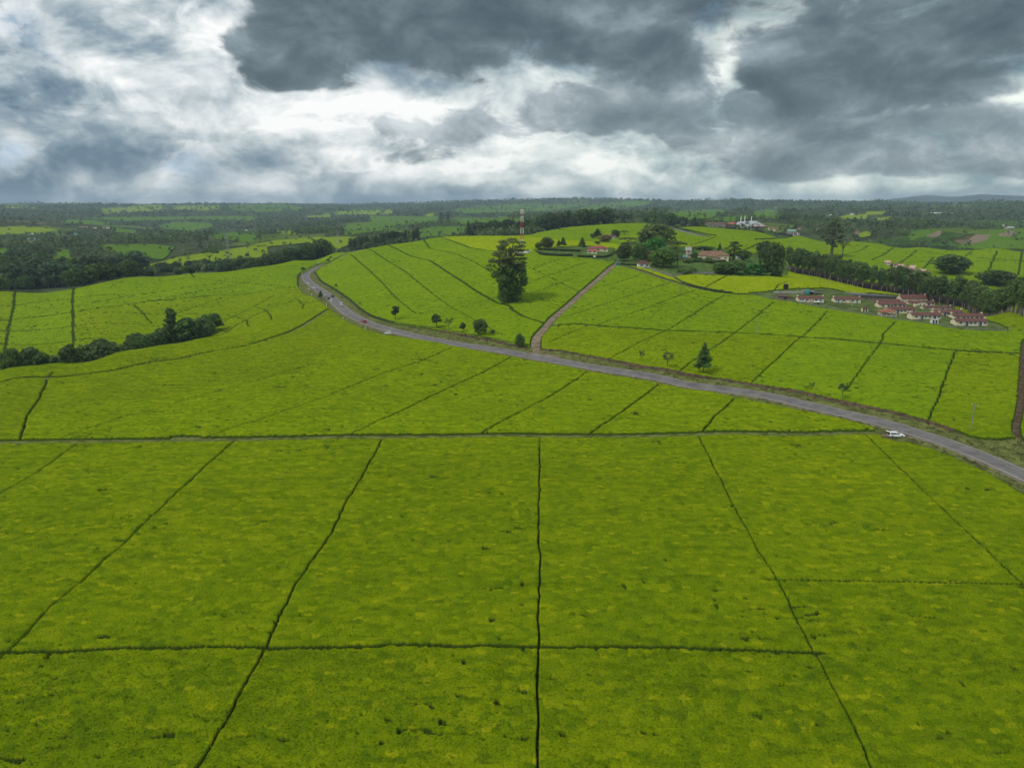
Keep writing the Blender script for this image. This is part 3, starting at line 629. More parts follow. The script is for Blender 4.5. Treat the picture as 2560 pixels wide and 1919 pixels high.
# trench cells beside a path belong to the field next to them
for _ in range(6):
    bad = face_ok & (fo < 0)
    if not bad.any(): break
    g = fo.copy()
    for sh, ax in ((1, 0), (-1, 0), (1, 1), (-1, 1)):
        r_ = np.roll(fo, sh, ax); g = np.where((g < 0) & bad, r_, g)
    fo = g
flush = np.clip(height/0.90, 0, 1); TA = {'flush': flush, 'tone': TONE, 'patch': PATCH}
tea_objs = {}
NEAR_FACES = max(1, int((face_ok & (rr[:-1, :-1] < 185)).sum()))
def plot_mesh(m, mt, total=130000):
    """plucking table of one block; on the near blocks young shoots stand up from it"""
    q = np.stack([k_[m] for k_ in c4(IDX)], 1)[:, ::-1]; u_, inv = np.unique(q, return_inverse=True); inv = inv.reshape(q.shape)
    V = np.stack([GX.ravel()[u_], GY.ravel()[u_], GH.ravel()[u_]], 1); at = {k_: v_.ravel()[u_].astype(np.float32) for k_, v_ in TA.items()}
    near = np.nonzero(m & (rr[:-1, :-1] < 185) & (hmax > .7)); n_ = len(near[0])
    if n_ > 500:
        area = (rr[near]**2); s_ = RNG.choice(n_, int(total*n_/NEAR_FACES), p=area/area.sum()); i_, j_ = near[0][s_], near[1][s_]; k_ = len(s_); a_ = RNG.random(k_); b_ = RNG.random(k_)
        lerp = lambda A: (A[i_, j_]*(1-a_) + A[i_+1, j_]*a_)*(1-b_) + (A[i_, j_+1]*(1-a_) + A[i_+1, j_+1]*a_)*b_
        c_ = np.stack([lerp(GX), lerp(GY), lerp(GH) + .03], 1); nv = RNG.normal(size=(k_, 3))*.8 + [0, 0, .8]; nv /= np.linalg.norm(nv, axis=1)[:, None]
        e1 = np.cross(nv, RNG.normal(size=(k_, 3))); e1 /= np.linalg.norm(e1, axis=1)[:, None]; e2 = np.cross(nv, e1); sz = (.09+.12*RNG.random(k_))[:, None]
        V2 = np.stack([c_-e1*sz, c_-e2*sz*.6, c_+e1*sz, c_+e2*sz*.6], 1).reshape(-1, 3); ok_ = lerp(height) > .6
        V2 = V2.reshape(k_, 4, 3)[ok_].reshape(-1, 3); k2 = int(ok_.sum()); inv = np.r_[inv, len(V) + np.arange(4*k2).reshape(k2, 4)]; V = np.r_[V, V2]
        at['flush'] = np.r_[at['flush'], np.ones(4*k2)]; at['tone'] = np.r_[at['tone'], np.repeat(np.clip(TONE[i_, j_] + .35*(RNG.random(k_)-.35), .1, .93)[ok_], 4)]; at['patch'] = np.r_[at['patch'], np.repeat(np.clip(PATCH[i_, j_] + .5*(RNG.random(k_)-.3), 0, 1.3)[ok_], 4)]
    return mesh_np('tea_field', V, inv, mt, True, at)
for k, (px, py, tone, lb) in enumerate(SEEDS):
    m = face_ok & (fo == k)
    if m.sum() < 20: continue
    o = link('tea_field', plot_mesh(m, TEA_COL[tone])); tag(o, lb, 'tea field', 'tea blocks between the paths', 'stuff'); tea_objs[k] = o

# ------------------------------------------------------------------ ground covers and roads
M_verge = mat('verge_grass', (0.115, 0.128, 0.036), 0.95, 0.45, 0.35, 0.05, bump=0.6)
M_lawn = mat('lawn_grass', (0.075, 0.125, 0.024), 0.95, 0.4, 0.25, 0.05, bump=0.4)
M_yard = mat('yard_grass', (0.085, 0.115, 0.030), 0.95, 0.5, 0.18, 0.05, bump=0.4)
M_litter = mat('leaf_litter', (0.055, 0.042, 0.022), 0.95, 0.4, 0.4, 0.05)
M_soil = mat('red_soil', (0.200, 0.155, 0.105), 0.95, 0.35, 0.25, 0.05, bump=0.3)
M_bank = mat('earth_bank', (0.088, 0.060, 0.038), 0.95, 0.55, 0.45, 0.05, bump=0.9)
M_asph = mat('asphalt', (0.150, 0.138, 0.136), 0.85, 0.26, 0.22, 0.2, stretch=(1, 1, 0))
M_paint = mat('road_paint', (0.46, 0.42, 0.33), 0.7, 0.3, 1.5)
def face_all(m): return np.min(np.stack(c4(m.astype(np.uint8))), axis=0) > 0
def face_any(m): return np.max(np.stack(c4(m.astype(np.uint8))), axis=0) > 0
def cover(name, m, h, mt, kind='structure', rough=0.0, label=None):
    Z = G0 + h + (rough*(vnoise(GX/.8, GY/.8, 71)) if rough else 0)
    o = link(name, grid_mesh(name, face_any(m), Z, mt)); o['kind'] = kind
    if label: tag(o, label)
    return o
cover('grass_verge', inC, 0.05, M_verge, rough=0.22)
cover('settlement_yard', inS, 0.05, M_yard, rough=0.1)
cover('garden_lawn', inM | inG, 0.05, M_lawn, rough=0.2)
cover('factory_yard', inF, 0.05, M_litter); cover('hamlet_yard', inH, 0.05, M_litter); cover('mast_yard', inY, 0.05, M_verge)
cover('forest_floor', inB, 0.04, M_litter, rough=0.2)
cover('grass_patch', inP, 0.06, M_verge, rough=0.15)

def ribbon(name, L, prof, mt, parent=None, jit=0.0, smooth=True, kind='structure'):
    """prof: (sideways offset, height above ground); offset > 0 is to the right of travel"""
    L = np.asarray(L); t = np.gradient(L, axis=0); t /= np.hypot(*t.T)[:, None]; nrm = np.stack([t[:, 1], -t[:, 0]], 1)
    k = len(prof); V = np.zeros((len(L), k, 3))
    for q, (o_, h) in enumerate(prof):
        jj = np.convolve((RNG.random(len(L)+12)-.5)*2*jit, np.ones(13)/5.5, 'valid') if jit else 0
        p = L + nrm*(o_ + jj)[:, None] if jit else L + nrm*o_
        V[:, q, :2] = p; V[:, q, 2] = T(p[:, 0], p[:, 1]) + h + (jj*0.06 if jit else 0)
    i, j = np.meshgrid(np.arange(len(L)-1), np.arange(k-1), indexing='ij'); a = (i*k+j).ravel()
    me = mesh_np(name, V.reshape(-1, 3), np.stack([a, a+1, a+k+1, a+k], 1), mt, smooth)
    o = link(name, me, parent)
    if parent is None: o['kind'] = kind
    return o
ribbon('road_shoulder', ROAD, [(-5.0, .10), (-4.3, .2), (-3.4, .30)], mat('shoulder_gravel', (0.16, 0.135, 0.09), .95, .4, .5, .05), jit=.28); ribbon('road_shoulder', ROAD, [(3.4, .30), (4.2, .2), (4.8, .10)], bpy.data.materials['shoulder_gravel'], jit=.28)
road = ribbon('main_road', ROAD, [(-3.9, 0.05), (-3.45, 0.36), (-1.7, 0.40), (0, 0.43), (1.7, 0.40), (3.45, 0.36), (3.9, 0.05)], M_asph)
ribbon('edge_line', ROAD, [(-3.18, 0.385), (-3.0, 0.39)], M_paint, road); ribbon('edge_line', ROAD, [(3.0, 0.39), (3.2, 0.385)], M_paint, road)
ribbon('dirt_track', TRACK, [(-2.2, 0.1), (-1.2, 0.2), (0, 0.26), (1.2, 0.2), (2.2, 0.1)], M_soil, jit=0.12)
ribbon('garden_track', YARDTRACK, [(-1.9, 0.08), (-.8, 0.16), (0, 0.2), (.8, 0.16), (1.9, 0.08)], mat('garden_track', (0.13, 0.095, 0.07), 0.95, 0.3, 0.4, 0.05), jit=0.15)
ribbon('grassy_path', STRIP, [(-3.0, 0.08), (-1, 0.14), (1, 0.16), (3.0, 0.08)], M_verge, jit=0.1)
ribbon('earth_lane', LANE_R, [(-1.1, 0.06), (-.4, 0.12), (.4, 0.12), (1.1, 0.06)], M_bank, jit=0.15)
ribbon('valley_lane', LANE_M, [(-1.1, 0.06), (-.3, 0.12), (.5, 0.12), (1.1, 0.06)], M_soil, jit=0.1)
ribbon('back_road', BACKROAD, [(-3.6, 0.05), (-3.0, 0.3), (0, 0.34), (3.0, 0.3), (3.6, 0.05)], M_asph)
M_hedgepath = mat('path_soil', (0.11, 0.075, 0.045), 0.95, 0.4, 0.3, 0.05)
ribbon('field_path', smooth_line(line(Z3(320,1150, 550,1135, 740,1150, 1000,1170, 1300,1190, 1700,1200, 2211,1225) + Z4(300,1250, 600,1265, 960,1300, 1300,1335, 1650,1365, 2000,1380, 2211,1390)), 3), [(-.7, .06), (0, .1), (.7, .06)], M_hedgepath, jit=.1)
for nm, a, b in (('earth_bank', 8, 12), ('earth_bank', 12, 26)):
    L = smooth_line(np.array([hit(*p, 0.6)[:2] for p in EDGE_R[a:b]]), 2.0)
    ribbon(nm, L, [(-.5, 0.75), (0.1, 0.62), (0.9, 0.30), (1.9, 0.12), (2.9, 0.06)], M_bank, jit=0.3)
L = smooth_line(np.array([hit(*p, 0.6)[:2] for p in EDGE_L[-5:]]), 2.0)
ribbon('earth_bank', L, [(-1.6, 0.06), (-.7, 0.35), (0.2, 0.6)], M_bank, jit=0.3)
M_apron = mat('dusty_soil', (0.17, 0.12, 0.085), 0.95, 0.3, 0.6, 0.05)
L = smooth_line(line(PX(1318,886, 1345,890, 1385,897), .1), 1.5); ribbon('track_mouth', L, [(-5.0, .2), (-2, .30), (2.0, .33), (3.6, .345)], M_soil, jit=.3)
L = smooth_line(line(W6(600,478, 740,490, 900,488, 1020,492), .1), 1.5); ribbon('layby', L, [(-1.6, .28), (0, .24), (1.4, .1)], M_apron, jit=.25)

# ------------------------------------------------------------------ far fields
TH2 = np.arange(R(-43), R(43), R(0.105)); RR2 = 1000*np.exp(np.arange(0, math.log(9000/1000), 0.005))
t2, r2 = np.meshgrid(TH2, RR2); FX = r2*np.sin(t2); FY = r2*np.cos(t2); FZ = T(FX, FY)
FPX, FPY = proj(FX, FY, FZ)
wob = (vnoise(FX/45, FY/45, 81)-.5); FPXw = FPX + wob*5; FPYw = FPY + (vnoise(FX/45, FY/45, 82)-.5)*2.2
FAR = [
 ('yellow', 'spur field of bright tea beyond the left ridge', [Z1(1230,655, 1600,560, 2211,470, 2300,460, 2300,560, 1900,600, 1650,640, 1240,690)]),
 ('green', 'rounded pale green knoll among dark trees on the left', [Z1(1370,295, 1560,255, 1800,275, 1860,295, 1650,340, 1480,325)]),
 ('green', 'dark green field steps in the left valley', [Z1(860,460, 1330,455, 1500,480, 1440,560, 1400,590, 1100,550, 900,510)]),
 ('yellow', 'long yellow green field at the left picture edge', [Z1(-300,310, 0,310, 200,300, 500,330, 300,355, 0,370, -300,370)]),
 ('yellow', 'sunlit yellow fields on the far left ridge', [Z1(860,150, 1300,110, 1400,125, 1380,160, 900,190), Z1(1480,125, 1890,115, 1900,150, 1700,160, 1500,150), Z1(40,120, 280,115, 300,145, 40,140)]),  # sun through cloud gaps, put into the brighter tea colour
 ('green', 'scattered small fields among trees on the far left slopes', [Z1(520,245, 780,245, 1000,280, 760,280, 530,265), Z1(730,225, 1700,215, 2211,210, 2211,250, 1700,235, 1000,250), Z1(430,590, 480,560, 600,570, 760,620, 560,650, 450,630), Z1(1830,375, 2000,355, 2211,370, 2211,430, 2100,430, 1850,400), Z1(0,480, 60,500, 60,540, 0,540), Z1(490,520, 590,500, 590,570, 500,570), Z1(1970,120, 2300,90, 2300,165, 2000,160), Z1(990,320, 1200,340, 1150,360, 1000,350), Z2(0,90, 200,100, 400,140, 380,160, 0,175)]),
 ('green', 'green valley side crossed by a hedge beyond the road crest', [Z2(980,210, 1570,215, 1560,255, 1250,290, 1100,330, 760,380, 780,300, 1000,265)]),
 ('yellow', 'hedge dotted tea field beyond the round dark trees', [Z2(-60,470, 150,425, 500,395, 880,390, 830,440, 700,500, 600,470, 450,440, 250,460, 60,480)]),
 ('green', 'tea field behind the road crest with small dotted trees', [Z2(1330,345, 1570,300, 1940,305, 1880,370, 1580,385, 1400,395)]),
 ('yellow', 'thin bright fields along the distant middle ridge', [Z2(710,165, 1210,155, 1150,195, 900,195, 720,190), Z2(1450,205, 1530,180, 1520,210), Z2(440,210, 640,195, 640,220, 450,220), Z2(170,345, 330,335, 340,370, 200,370)]),
 ('green', 'wide pale hillside of tea striped with tree rows', [Z2(1700,150, 1900,125, 2211,105) + Z3(340,105, 650,95, 640,115, 350,150, 340,165, 0,165) + Z2(1960,180, 1750,190)]),
 ('green', 'field strip in front of the dark middle wood', [Z2(1680,225, 2300,230, 2300,290, 1950,300, 1700,265)]),
 ('green', 'slanting green field high on the far central ridge', [Z3(520,165, 700,110, 1040,75, 1210,90, 1100,130, 900,140, 640,160)]),
 ('green', 'dull green slopes behind the factory chimneys', [Z3(1450,165, 1750,150, 1850,165, 1700,230, 1450,240, 1250,215), Z3(2080,180, 2211,150, 2300,170, 2300,240, 2100,220), Z3(1700,240, 2000,200, 2090,215, 1900,260)]),
 ('yellow', 'small vivid plots between houses on the right far slope', [Z4(600,220, 700,200, 850,195, 850,235, 620,240), Z4(850,175, 1000,170, 1000,200, 860,200), Z4(920,225, 1050,220, 1050,245, 930,245), Z4(780,370, 860,345, 900,380, 800,395)]),
 ('green', 'green clearing in the wood on the right', [Z4(1220,340, 1400,325, 1490,335, 1380,375, 1240,420)]),
 ('green', 'patchwork farm slope at the right picture edge', [Z4(1630,490, 1750,420, 1950,330, 2211,320, 2500,320, 2500,500, 1700,490)]),
]
SOILP = [Z4(1700,450, 1800,375, 1920,380, 1880,420, 1760,455), Z4(1990,370, 2100,335, 2140,345, 2130,390, 2010,385), Z1(100,430, 300,425, 370,450, 300,470, 120,460), Z4(1370,385, 1480,345, 1500,360, 1420,400)]
TEA_FAR = {'green': tea_mat('far_tea', (0.052, 0.115, 0.014, 1), (0.088, 0.168, 0.018, 1), (0.125, 0.210, 0.020, 1), (0.15, 0.2, 0.02, 1)),
           'yellow': tea_mat('far_tea_flush_sunlit', (0.12, 0.19, 0.012, 1), (0.18, 0.25, 0.014, 1), (0.235, 0.30, 0.016, 1), (0.25, 0.28, 0.02, 1))}
def inpx(polys):
    m = np.zeros(FPX.shape, bool)
    for p in polys: m |= inpoly(FPXw, FPYw, np.array(p))
    return m & (r2 > 1020)
FIELD_MASK = np.zeros(FPX.shape, bool); I2 = np.arange(FX.size).reshape(FX.shape)
def far_sheet(name, m, h, mt):
    f = face_any(m); q = np.stack([k[f] for k in c4(I2)], 1)[:, ::-1]; u_, inv = np.unique(q, return_inverse=True)
    V = np.stack([FX.ravel()[u_], FY.ravel()[u_], FZ.ravel()[u_] + h], 1)
    return link(name, mesh_np(name, V, inv.reshape(q.shape), mt, True, {'flush': np.ones(len(u_)), 'tone': .1+.8*RNG.random(len(u_)), 'patch': RNG.random(len(u_))}))
soilm = inpx(SOILP)
for tone, lb, polys in FAR:
    m = inpx(polys); FIELD_MASK |= m; m &= ~soilm
    if m.sum() < 10: continue
    tag(far_sheet('tea_field', m, 1.2, TEA_FAR[tone]), lb, 'tea field', 'distant fields', 'stuff')
FIELD_MASK |= soilm
# small farms: a patchwork of plots between the woods
def parcels(sx, sy, s_):
    x = FX/sx + .3*(vnoise(FX/90, FY/90, 141)-.5); y = FY/sy; xi = np.floor(x).astype(np.int64); yi = np.floor(y).astype(np.int64); best = np.full(x.shape, 9.); tone = np.zeros(x.shape)
    for dx in (-1, 0, 1):
        for dy in (-1, 0, 1):
            i_, j_ = xi+dx, yi+dy; d_ = (i_+.5+.7*(hash2(i_, j_, s_)-.5)-x)**2 + (j_+.5+.7*(hash2(i_, j_, s_+1)-.5)-y)**2; m_ = d_ < best; best = np.where(m_, d_, best); tone = np.where(m_, hash2(i_, j_, s_+2), tone)
    return tone
PAR = np.where(r2 < 2600, parcels(95, 150, 151), parcels(210, 420, 161)); open_ = (vnoise(FX/600, FY/600, 171) > .36) & (r2 > 1300) & ~FIELD_MASK
M_plot = [mat('farm_grass', (0.055, 0.100, 0.022), .95, .3, .02, 0), mat('farm_pasture', (0.095, 0.140, 0.030), .95, .3, .02, 0), mat('farm_maize', (0.070, 0.120, 0.020), .95, .35, .03, 0), mat('farm_fallow', (0.110, 0.095, 0.050), .95, .3, .02, 0)]
for q_, (lo_, hi_, lb) in enumerate(((.0, .13, 'patchwork of dark grass plots on the distant hills'), (.13, .25, 'patchwork of pale pasture plots on the distant hills'), (.25, .35, 'patchwork of maize plots on the distant hills'), (.35, .39, 'scattered bare fallow plots on the distant hills'))):
    m = open_ & (PAR >= lo_) & (PAR < hi_); tag(far_sheet('farm_plots', m, .9, M_plot[q_]), lb, 'farm plots', 'distant farm plots', 'stuff'); FIELD_MASK |= m
o = far_sheet('ploughed_soil', soilm, 1.4, M_soil); tag(o, 'reddish ploughed plots on the far slopes', 'ploughed field', None, 'stuff')
# ------------------------------------------------------------------ trees
L_dark = leaf_mat('leaf_dark', (0.082, 0.150, 0.035)); L_mid = leaf_mat('leaf_mid', (0.109, 0.196, 0.041)); L_bright = leaf_mat('leaf_bright', (0.133, 0.262, 0.043))
L_euca = leaf_mat('leaf_eucalyptus', (0.119, 0.196, 0.053), 0.45, 0.22); L_olive = leaf_mat('leaf_olive', (0.126, 0.170, 0.050)); L_pine = leaf_mat('leaf_pine', (0.074, 0.128, 0.050), 0.4, 0.22)
L_vivid = leaf_mat('leaf_vivid', (0.078, 0.234, 0.037)); L_brown = leaf_mat('leaf_brown', (0.211, 0.164, 0.086)); L_hedge = leaf_mat('leaf_hedge', (0.094, 0.172, 0.035)); L_far = leaf_mat('leaf_far', (0.103, 0.156, 0.059), 0.5, 0.0, 0.012)
M_bark = mat('bark', (0.11, 0.085, 0.06), 0.9, 0.35, 1.5); M_pale = mat('bark_pale', (0.26, 0.22, 0.17), 0.9, 0.35, 0.8)

def leaves(blobs, n, size, rng, up=0.35, inner=0.55):
    """leaf sprays scattered through ellipsoid clumps: blobs = (x, y, z, rx, ry, rz)"""
    B = np.array(blobs, float); w = np.cbrt(B[:, 3]*B[:, 4]*B[:, 5])**2; k = rng.choice(len(B), n, p=w/w.sum())
    d = rng.normal(size=(n, 3)); d /= np.linalg.norm(d, axis=1)[:, None]
    rad = inner + (1-inner)*rng.random(n)**0.6 + rng.normal(size=n)*0.05
    c = B[k, :3] + d*B[k, 3:]*rad[:, None]
    nr_ = d*0.7 + rng.normal(size=(n, 3))*0.55 + [0, 0, up]; nr_ /= np.linalg.norm(nr_, axis=1)[:, None]
    a = np.cross(nr_, rng.normal(size=(n, 3))); a /= np.linalg.norm(a, axis=1)[:, None]; b = np.cross(nr_, a)
    s = (size*(0.6+0.8*rng.random(n)))[:, None]; q = 0.55+0.5*rng.random(n)[:, None]
    V = np.stack([c-a*s, c-b*s*q*0.9, c+a*s, c+b*s*q], 1).reshape(-1, 3)
    return V, np.arange(4*n).reshape(n, 4)

PROTO = {}
def proto(key, trunk, blobs, n, size, H, seed_=1, **kw):
    rng = np.random.default_rng(seed_); V, Fq = leaves(blobs, n, size, rng, **kw)
    V[:, 2] = np.maximum(V[:, 2], 0.05)
    PROTO[key] = (trunk.mesh('trunk', M_bark) if trunk else None, mesh_np('crown', V, Fq, L_mid), H, 2*np.percentile(np.abs(V[:, 0]), 98))

def limbs(mb, base, r0, targets, rng, k=5):
    for tg in targets:
        tg = Vector(tg); b0 = Vector((base[0]*.6, base[1]*.6, base[2]*(0.55+0.4*rng.random()))); mid = b0.lerp(tg, .5) + Vector((0, 0, -0.06*(tg-b0).length))
        mb.tube([b0, mid, tg], [r0*.55, r0*.36, r0*.12], k)
def round_tree(key, sd, H=12, W=9, clear=.22, n=900, nb=13, size=.62, flat=1.0):
    rng = np.random.default_rng(sd); ch_ = H*(1-clear); bl = []
    for i in range(nb):
        an = 2.4*i + rng.random(); t_ = (i+.5)/nb; rr_ = W*.5*(0.25+.55*math.sin(math.pi*min(1, t_*.95+.05))**.7)*(.75+.4*rng.random())
        zz = H*clear + ch_*(.16+.68*t_); s_ = W*(.17+.09*rng.random()); bl.append((rr_*math.cos(an)*.8, rr_*math.sin(an)*.8, zz, s_, s_, s_*.78*flat))
    bl.append((0, 0, H*(1-.14), W*.2, W*.2, H*.13))
    tr = MB().tube([(0, 0, -.3), (.1, 0, H*clear), (0, .1, H*.62)], [H*.022, H*.017, H*.008], 7); limbs(tr, (0, 0, H*.5), H*.016, [b_[:3] for b_ in bl[::2]], rng)
    proto(key, tr, bl, n, size, H, sd)
for i in range(3): round_tree(f'round{i}', 20+i)
for i in range(2): round_tree(f'dense{i}', 30+i, 14, 13, .1, 1500, 18, .65)
for i in range(2): round_tree(f'small{i}', 40+i, 6, 3.4, .38, 480, 9, .32)
for i in range(3):                                     # eucalyptus: bare pole, narrow broken crown
    rng = np.random.default_rng(50+i); H = 22.0; bl = []
    for q in range(11):
        t_ = q/10; an = q*2.4+i; ro = 1.7*(1-abs(t_-.35))*rng.random(); s_ = (1.35+.75*math.sin(2.6*t_+.25))*(.7+.5*rng.random()); bl.append((ro*math.cos(an), ro*math.sin(an), H*(.40+.56*t_), s_, s_, s_*1.15))
    tr = MB().tube([(0, 0, -.4), (.15, .05, H*.35), (-.1, .1, H*.7), (0, 0, H*.93)], [.24, .19, .12, .04], 6); limbs(tr, (0, 0, H*.7), .16, [b_[:3] for b_ in bl[::3]], rng)
    proto(f'euca{i}', tr, bl, 620, .62, H, 50+i, up=.1)
for i in range(2):                                     # cone: cypress or young grevillea on a clean stem
    rng = np.random.default_rng(60+i); H = 13.0; bl = []
    for q in range(14):
        t_ = q/13; an = q*2.4; rad = 2.5*(1-t_)**.75+.25; bl.append((rad*.6*math.cos(an), rad*.6*math.sin(an), H*(.30+.66*t_), rad*.62+.1, rad*.62+.1, .95))
    tr = MB().tube([(0, 0, -.3), (.05, 0, H*.3), (0, 0, H*.85)], [.16, .13, .05], 6)
    proto(f'cone{i}', tr, bl, 900, .42, H, 60+i)
for i in range(2):                                     # flat topped umbrella tree
    rng = np.random.default_rng(70+i); H = 13.0; bl = []
    for q in range(18):
        an = q*2.4; rad = 8.0*math.sqrt((q+.5)/18); bl.append((rad*math.cos(an), rad*math.sin(an), H*(.86-.20*(rad/8)**2+.06*rng.random()), 2.3, 2.3, .85))
    tr = MB().tube([(0, 0, -.3), (.3, .1, H*.25), (.1, 0, H*.5)], [.5, .4, .3], 7); limbs(tr, (0.2, 0, H*.5), .34, [b_[:3] for b_ in bl[4::2]], rng)
    proto(f'flat{i}', tr, bl, 1300, .62, H, 70+i)
rng = np.random.default_rng(80); H = 30.0; bl = []     # tall ragged tree, few sprays
for q in range(20):
    t_ = q/19; an = q*2.4; rad = 4.6*math.sin(math.pi*(.12+.85*t_))**.8*(.6+.6*rng.random()); bl.append((rad*math.cos(an), rad*math.sin(an), H*(.30+.66*t_), 1.7, 1.7, 1.4))
tr = MB().tube([(0, 0, -.5), (.2, 0, H*.3), (0, .2, H*.65), (0, 0, H*.93)], [.75, .6, .38, .08], 7); limbs(tr, (0, 0, H*.7), .5, [b_[:3] for b_ in bl], rng)
proto('ragged', tr, bl, 1500, .55, H, 80, inner=.2)
rng = np.random.default_rng(81); H = 12.0              # nearly leafless
tips = [(3.2*math.cos(q*2.4)*(.5+.5*rng.random()), 3.2*math.sin(q*2.4)*(.5+.5*rng.random()), H*(.5+.45*rng.random())) for q in range(16)]
tr = MB().tube([(0, 0, -.3), (.1, 0, H*.35), (0, .1, H*.75)], [.26, .2, .07], 6); limbs(tr, (0, 0, H*.6), .17, tips, rng)
proto('bare', tr, [(*t_, .7, .7, .5) for t_ in tips], 170, .26, H, 81, inner=.1)
rng = np.random.default_rng(82); H = 7.0               # thin crowned sapling
tips = [(2.0*math.cos(q*2.4)*(.4+.6*rng.random()), 2.0*math.sin(q*2.4)*(.4+.6*rng.random()), H*(.62+.3*rng.random())) for q in range(12)]
tr = MB().tube([(0, 0, -.3), (.08, 0, H*.4), (0, .05, H*.75)], [.11, .09, .03], 6); limbs(tr, (0, 0, H*.6), .07, tips, rng)
proto('sparse', tr, [(*t_, .75, .75, .45) for t_ in tips], 330, .26, H, 82, inner=.15)
bl = [(2.4*math.cos(q*2.4)*math.sqrt(q/12), 2.4*math.sin(q*2.4)*math.sqrt(q/12), 1.0+.9*(1-q/12)+.25*(q % 3), 1.1, 1.1, 1.0) for q in range(12)]
proto('bush', MB().tube([(0, 0, -.3), (0, 0, .8), (.2, 0, 1.6)], [.12, .1, .05], 5), bl, 620, .36, 3.0, 83)
# giant lone tree: creeper clad column, tiered flat sprays above
rng = np.random.default_rng(90); H = 40.0; bl = []
for q in range(64):
    t_ = q/63; an = q*2.4; wmax = np.interp(t_, [0, .1, .25, .42, .60, .72, .82, .92, 1], [4.0, 4.8, 6.6, 10.2, 11.0, 10.4, 11.0, 9.2, 4.5]); ro = wmax*(.45+.42*rng.random()); tier = t_ > .60
    s_ = 2.5 if not tier else 2.4; bl.append((ro*math.cos(an), ro*math.sin(an)*.9, H*(.05+.91*t_), s_*(.85+.4*rng.random()), s_*(.85+.4*rng.random()), (2.5 if not tier else .95)))
for q in range(26): bl.append((rng.normal()*2.2, rng.normal()*2.2, H*(.04+.62*q/25), 3.0, 3.0, 2.3))
tr = MB().tube([(0, 0, -1), (.4, 0, H*.3), (-.2, .3, H*.6), (0, 0, H*.86)], [2.2, 1.6, 1.1, .3], 9); limbs(tr, (0, 0, H*.75), 1.1, [b_[:3] for b_ in bl[36:64:2]], rng, 6)
bl_up = [b_ for b_ in bl if b_[2] > H*.56]; bl_lo = [b_ for b_ in bl if b_[2] <= H*.56]
proto('giant', tr, bl_up, 3900, .52, H, 90, inner=.35); PROTO['giant'] = PROTO['giant'][:3] + (19.5,)
_V, _F = leaves(bl_lo, 6200, .56, rng, inner=.4); _V[:, 2] = np.maximum(_V[:, 2], .05); CREEPER = mesh_np('creeper', _V, _F, leaf_mat('creeper_leaf', (0.100, 0.175, 0.038)))

NTREE = [0]
def tree(name, label, key, loc, h, w=None, leaf=None, group=None, bark=None, rz=None, cat='tree'):
    tm, cm, H, Wd = PROTO[key]; s = h/H; sx = s if w is None else w/Wd
    t = thing(name, label, cat, (loc[0], loc[1], loc[2]-.05), random.random()*6.28 if rz is None else rz, group); t.scale = (sx, sx, s); NTREE[0] += 1
    if tm:
        o = link('trunk', tm, t)
        if bark: o.material_slots[0].link = 'OBJECT'; o.material_slots[0].material = bark
    o = link('crown', cm, t)
    if leaf: o.material_slots[0].link = 'OBJECT'; o.material_slots[0].material = leaf
    return t
def tree_px(name, label, key, pt, hpx, wpx=None, leaf=None, h0=0.0, **kw):
    """pt: photograph pixel of the foot of the tree, hpx/wpx its size there"""
    p = hit(pt[0], pt[1], h0); d = depth(p)/FOC
    return tree(name, label, key, p, hpx*d, None if wpx is None else wpx*d, leaf, **kw)
z1 = lambda x, y: Z1(x, y)[0]; z2 = lambda x, y: Z2(x, y)[0]; z3 = lambda x, y: Z3(x, y)[0]; z4 = lambda x, y: Z4(x, y)[0]; w3 = lambda x, y: W3(x, y)[0]; w5 = lambda x, y: W5(x, y)[0]; z6 = lambda x, y: Z6(x, y)[0]
w1 = lambda x, y: W1(x, y)[0]; w2 = lambda x, y: W2(x, y)[0]; w4 = lambda x, y: W4(x, y)[0]

gt = tree_px('giant_tree', 'giant lone tree wrapped in creeper on the tea hillside', 'giant', (1275, 758), 162, 106, leaf_mat('giant_leaf', (0.150, 0.190, 0.060)), rz=1.0); link('creeper', CREEPER, gt)
g = 'trees along the road'
tree_px('roadside_tree', 'oval roadside tree standing alone, left of the row of five', 'small0', z2(1205,1112), 39, 19, L_dark, group=g)
tree_px('roadside_tree', 'tallest left tree of the row beside the road bank', 'small1', z2(1560,1185), 39, 25, L_dark, group=g)
tree_px('roadside_tree', 'loose crowned tree, second of the row beside the road bank', 'sparse', z2(1665,1195), 32, 24, L_mid, group=g)
tree_px('roadside_tree', 'narrow little tree, third of the row beside the road bank', 'small0', z2(1785,1220), 29, 15, L_dark, group=g)
tree_px('roadside_tree', 'wide crowned tree, fourth of the row beside the road bank', 'round1', z2(1935,1245), 45, 34, L_mid, group=g)
tree_px('roadside_tree', 'tiny last tree of the row beside the road bank', 'small1', z2(2045,1248), 19, 12, L_mid, group=g)
tree_px('roadside_tree', 'bushy tree left of the dirt track mouth', 'dense0', z3(68,1345), 36, 24, L_mid, group=g)
tree_px('roadside_tree', 'small dark shrub tree in the tea inside the bend', 'small0', w5(740,605), 9, 6, L_dark, group=g)
tree_px('roadside_tree', 'faint sapling at the tea edge inside the bend', 'sparse', w5(1105,895), 12, 8, L_mid, group=g)
tree_px('roadside_tree', 'dark conical tree beside the stopped cars', 'cone0', w5(505,785), 22, 13, L_dark, group=g)
tree_px('roadside_tree', 'dark bush tree near the top of the road', 'small1', w5(620,228), 11, 8, L_dark, group=g)
tree_px('roadside_tree', 'round bush on the tea edge left of the upper road', 'bush', w5(230,345), 8, 11, L_dark, group=g)
tree_px('roadside_tree', 'tall conical tree on a thin stem above the road', 'cone1', z3(1650,1582), 84, 41, L_dark, group=g)
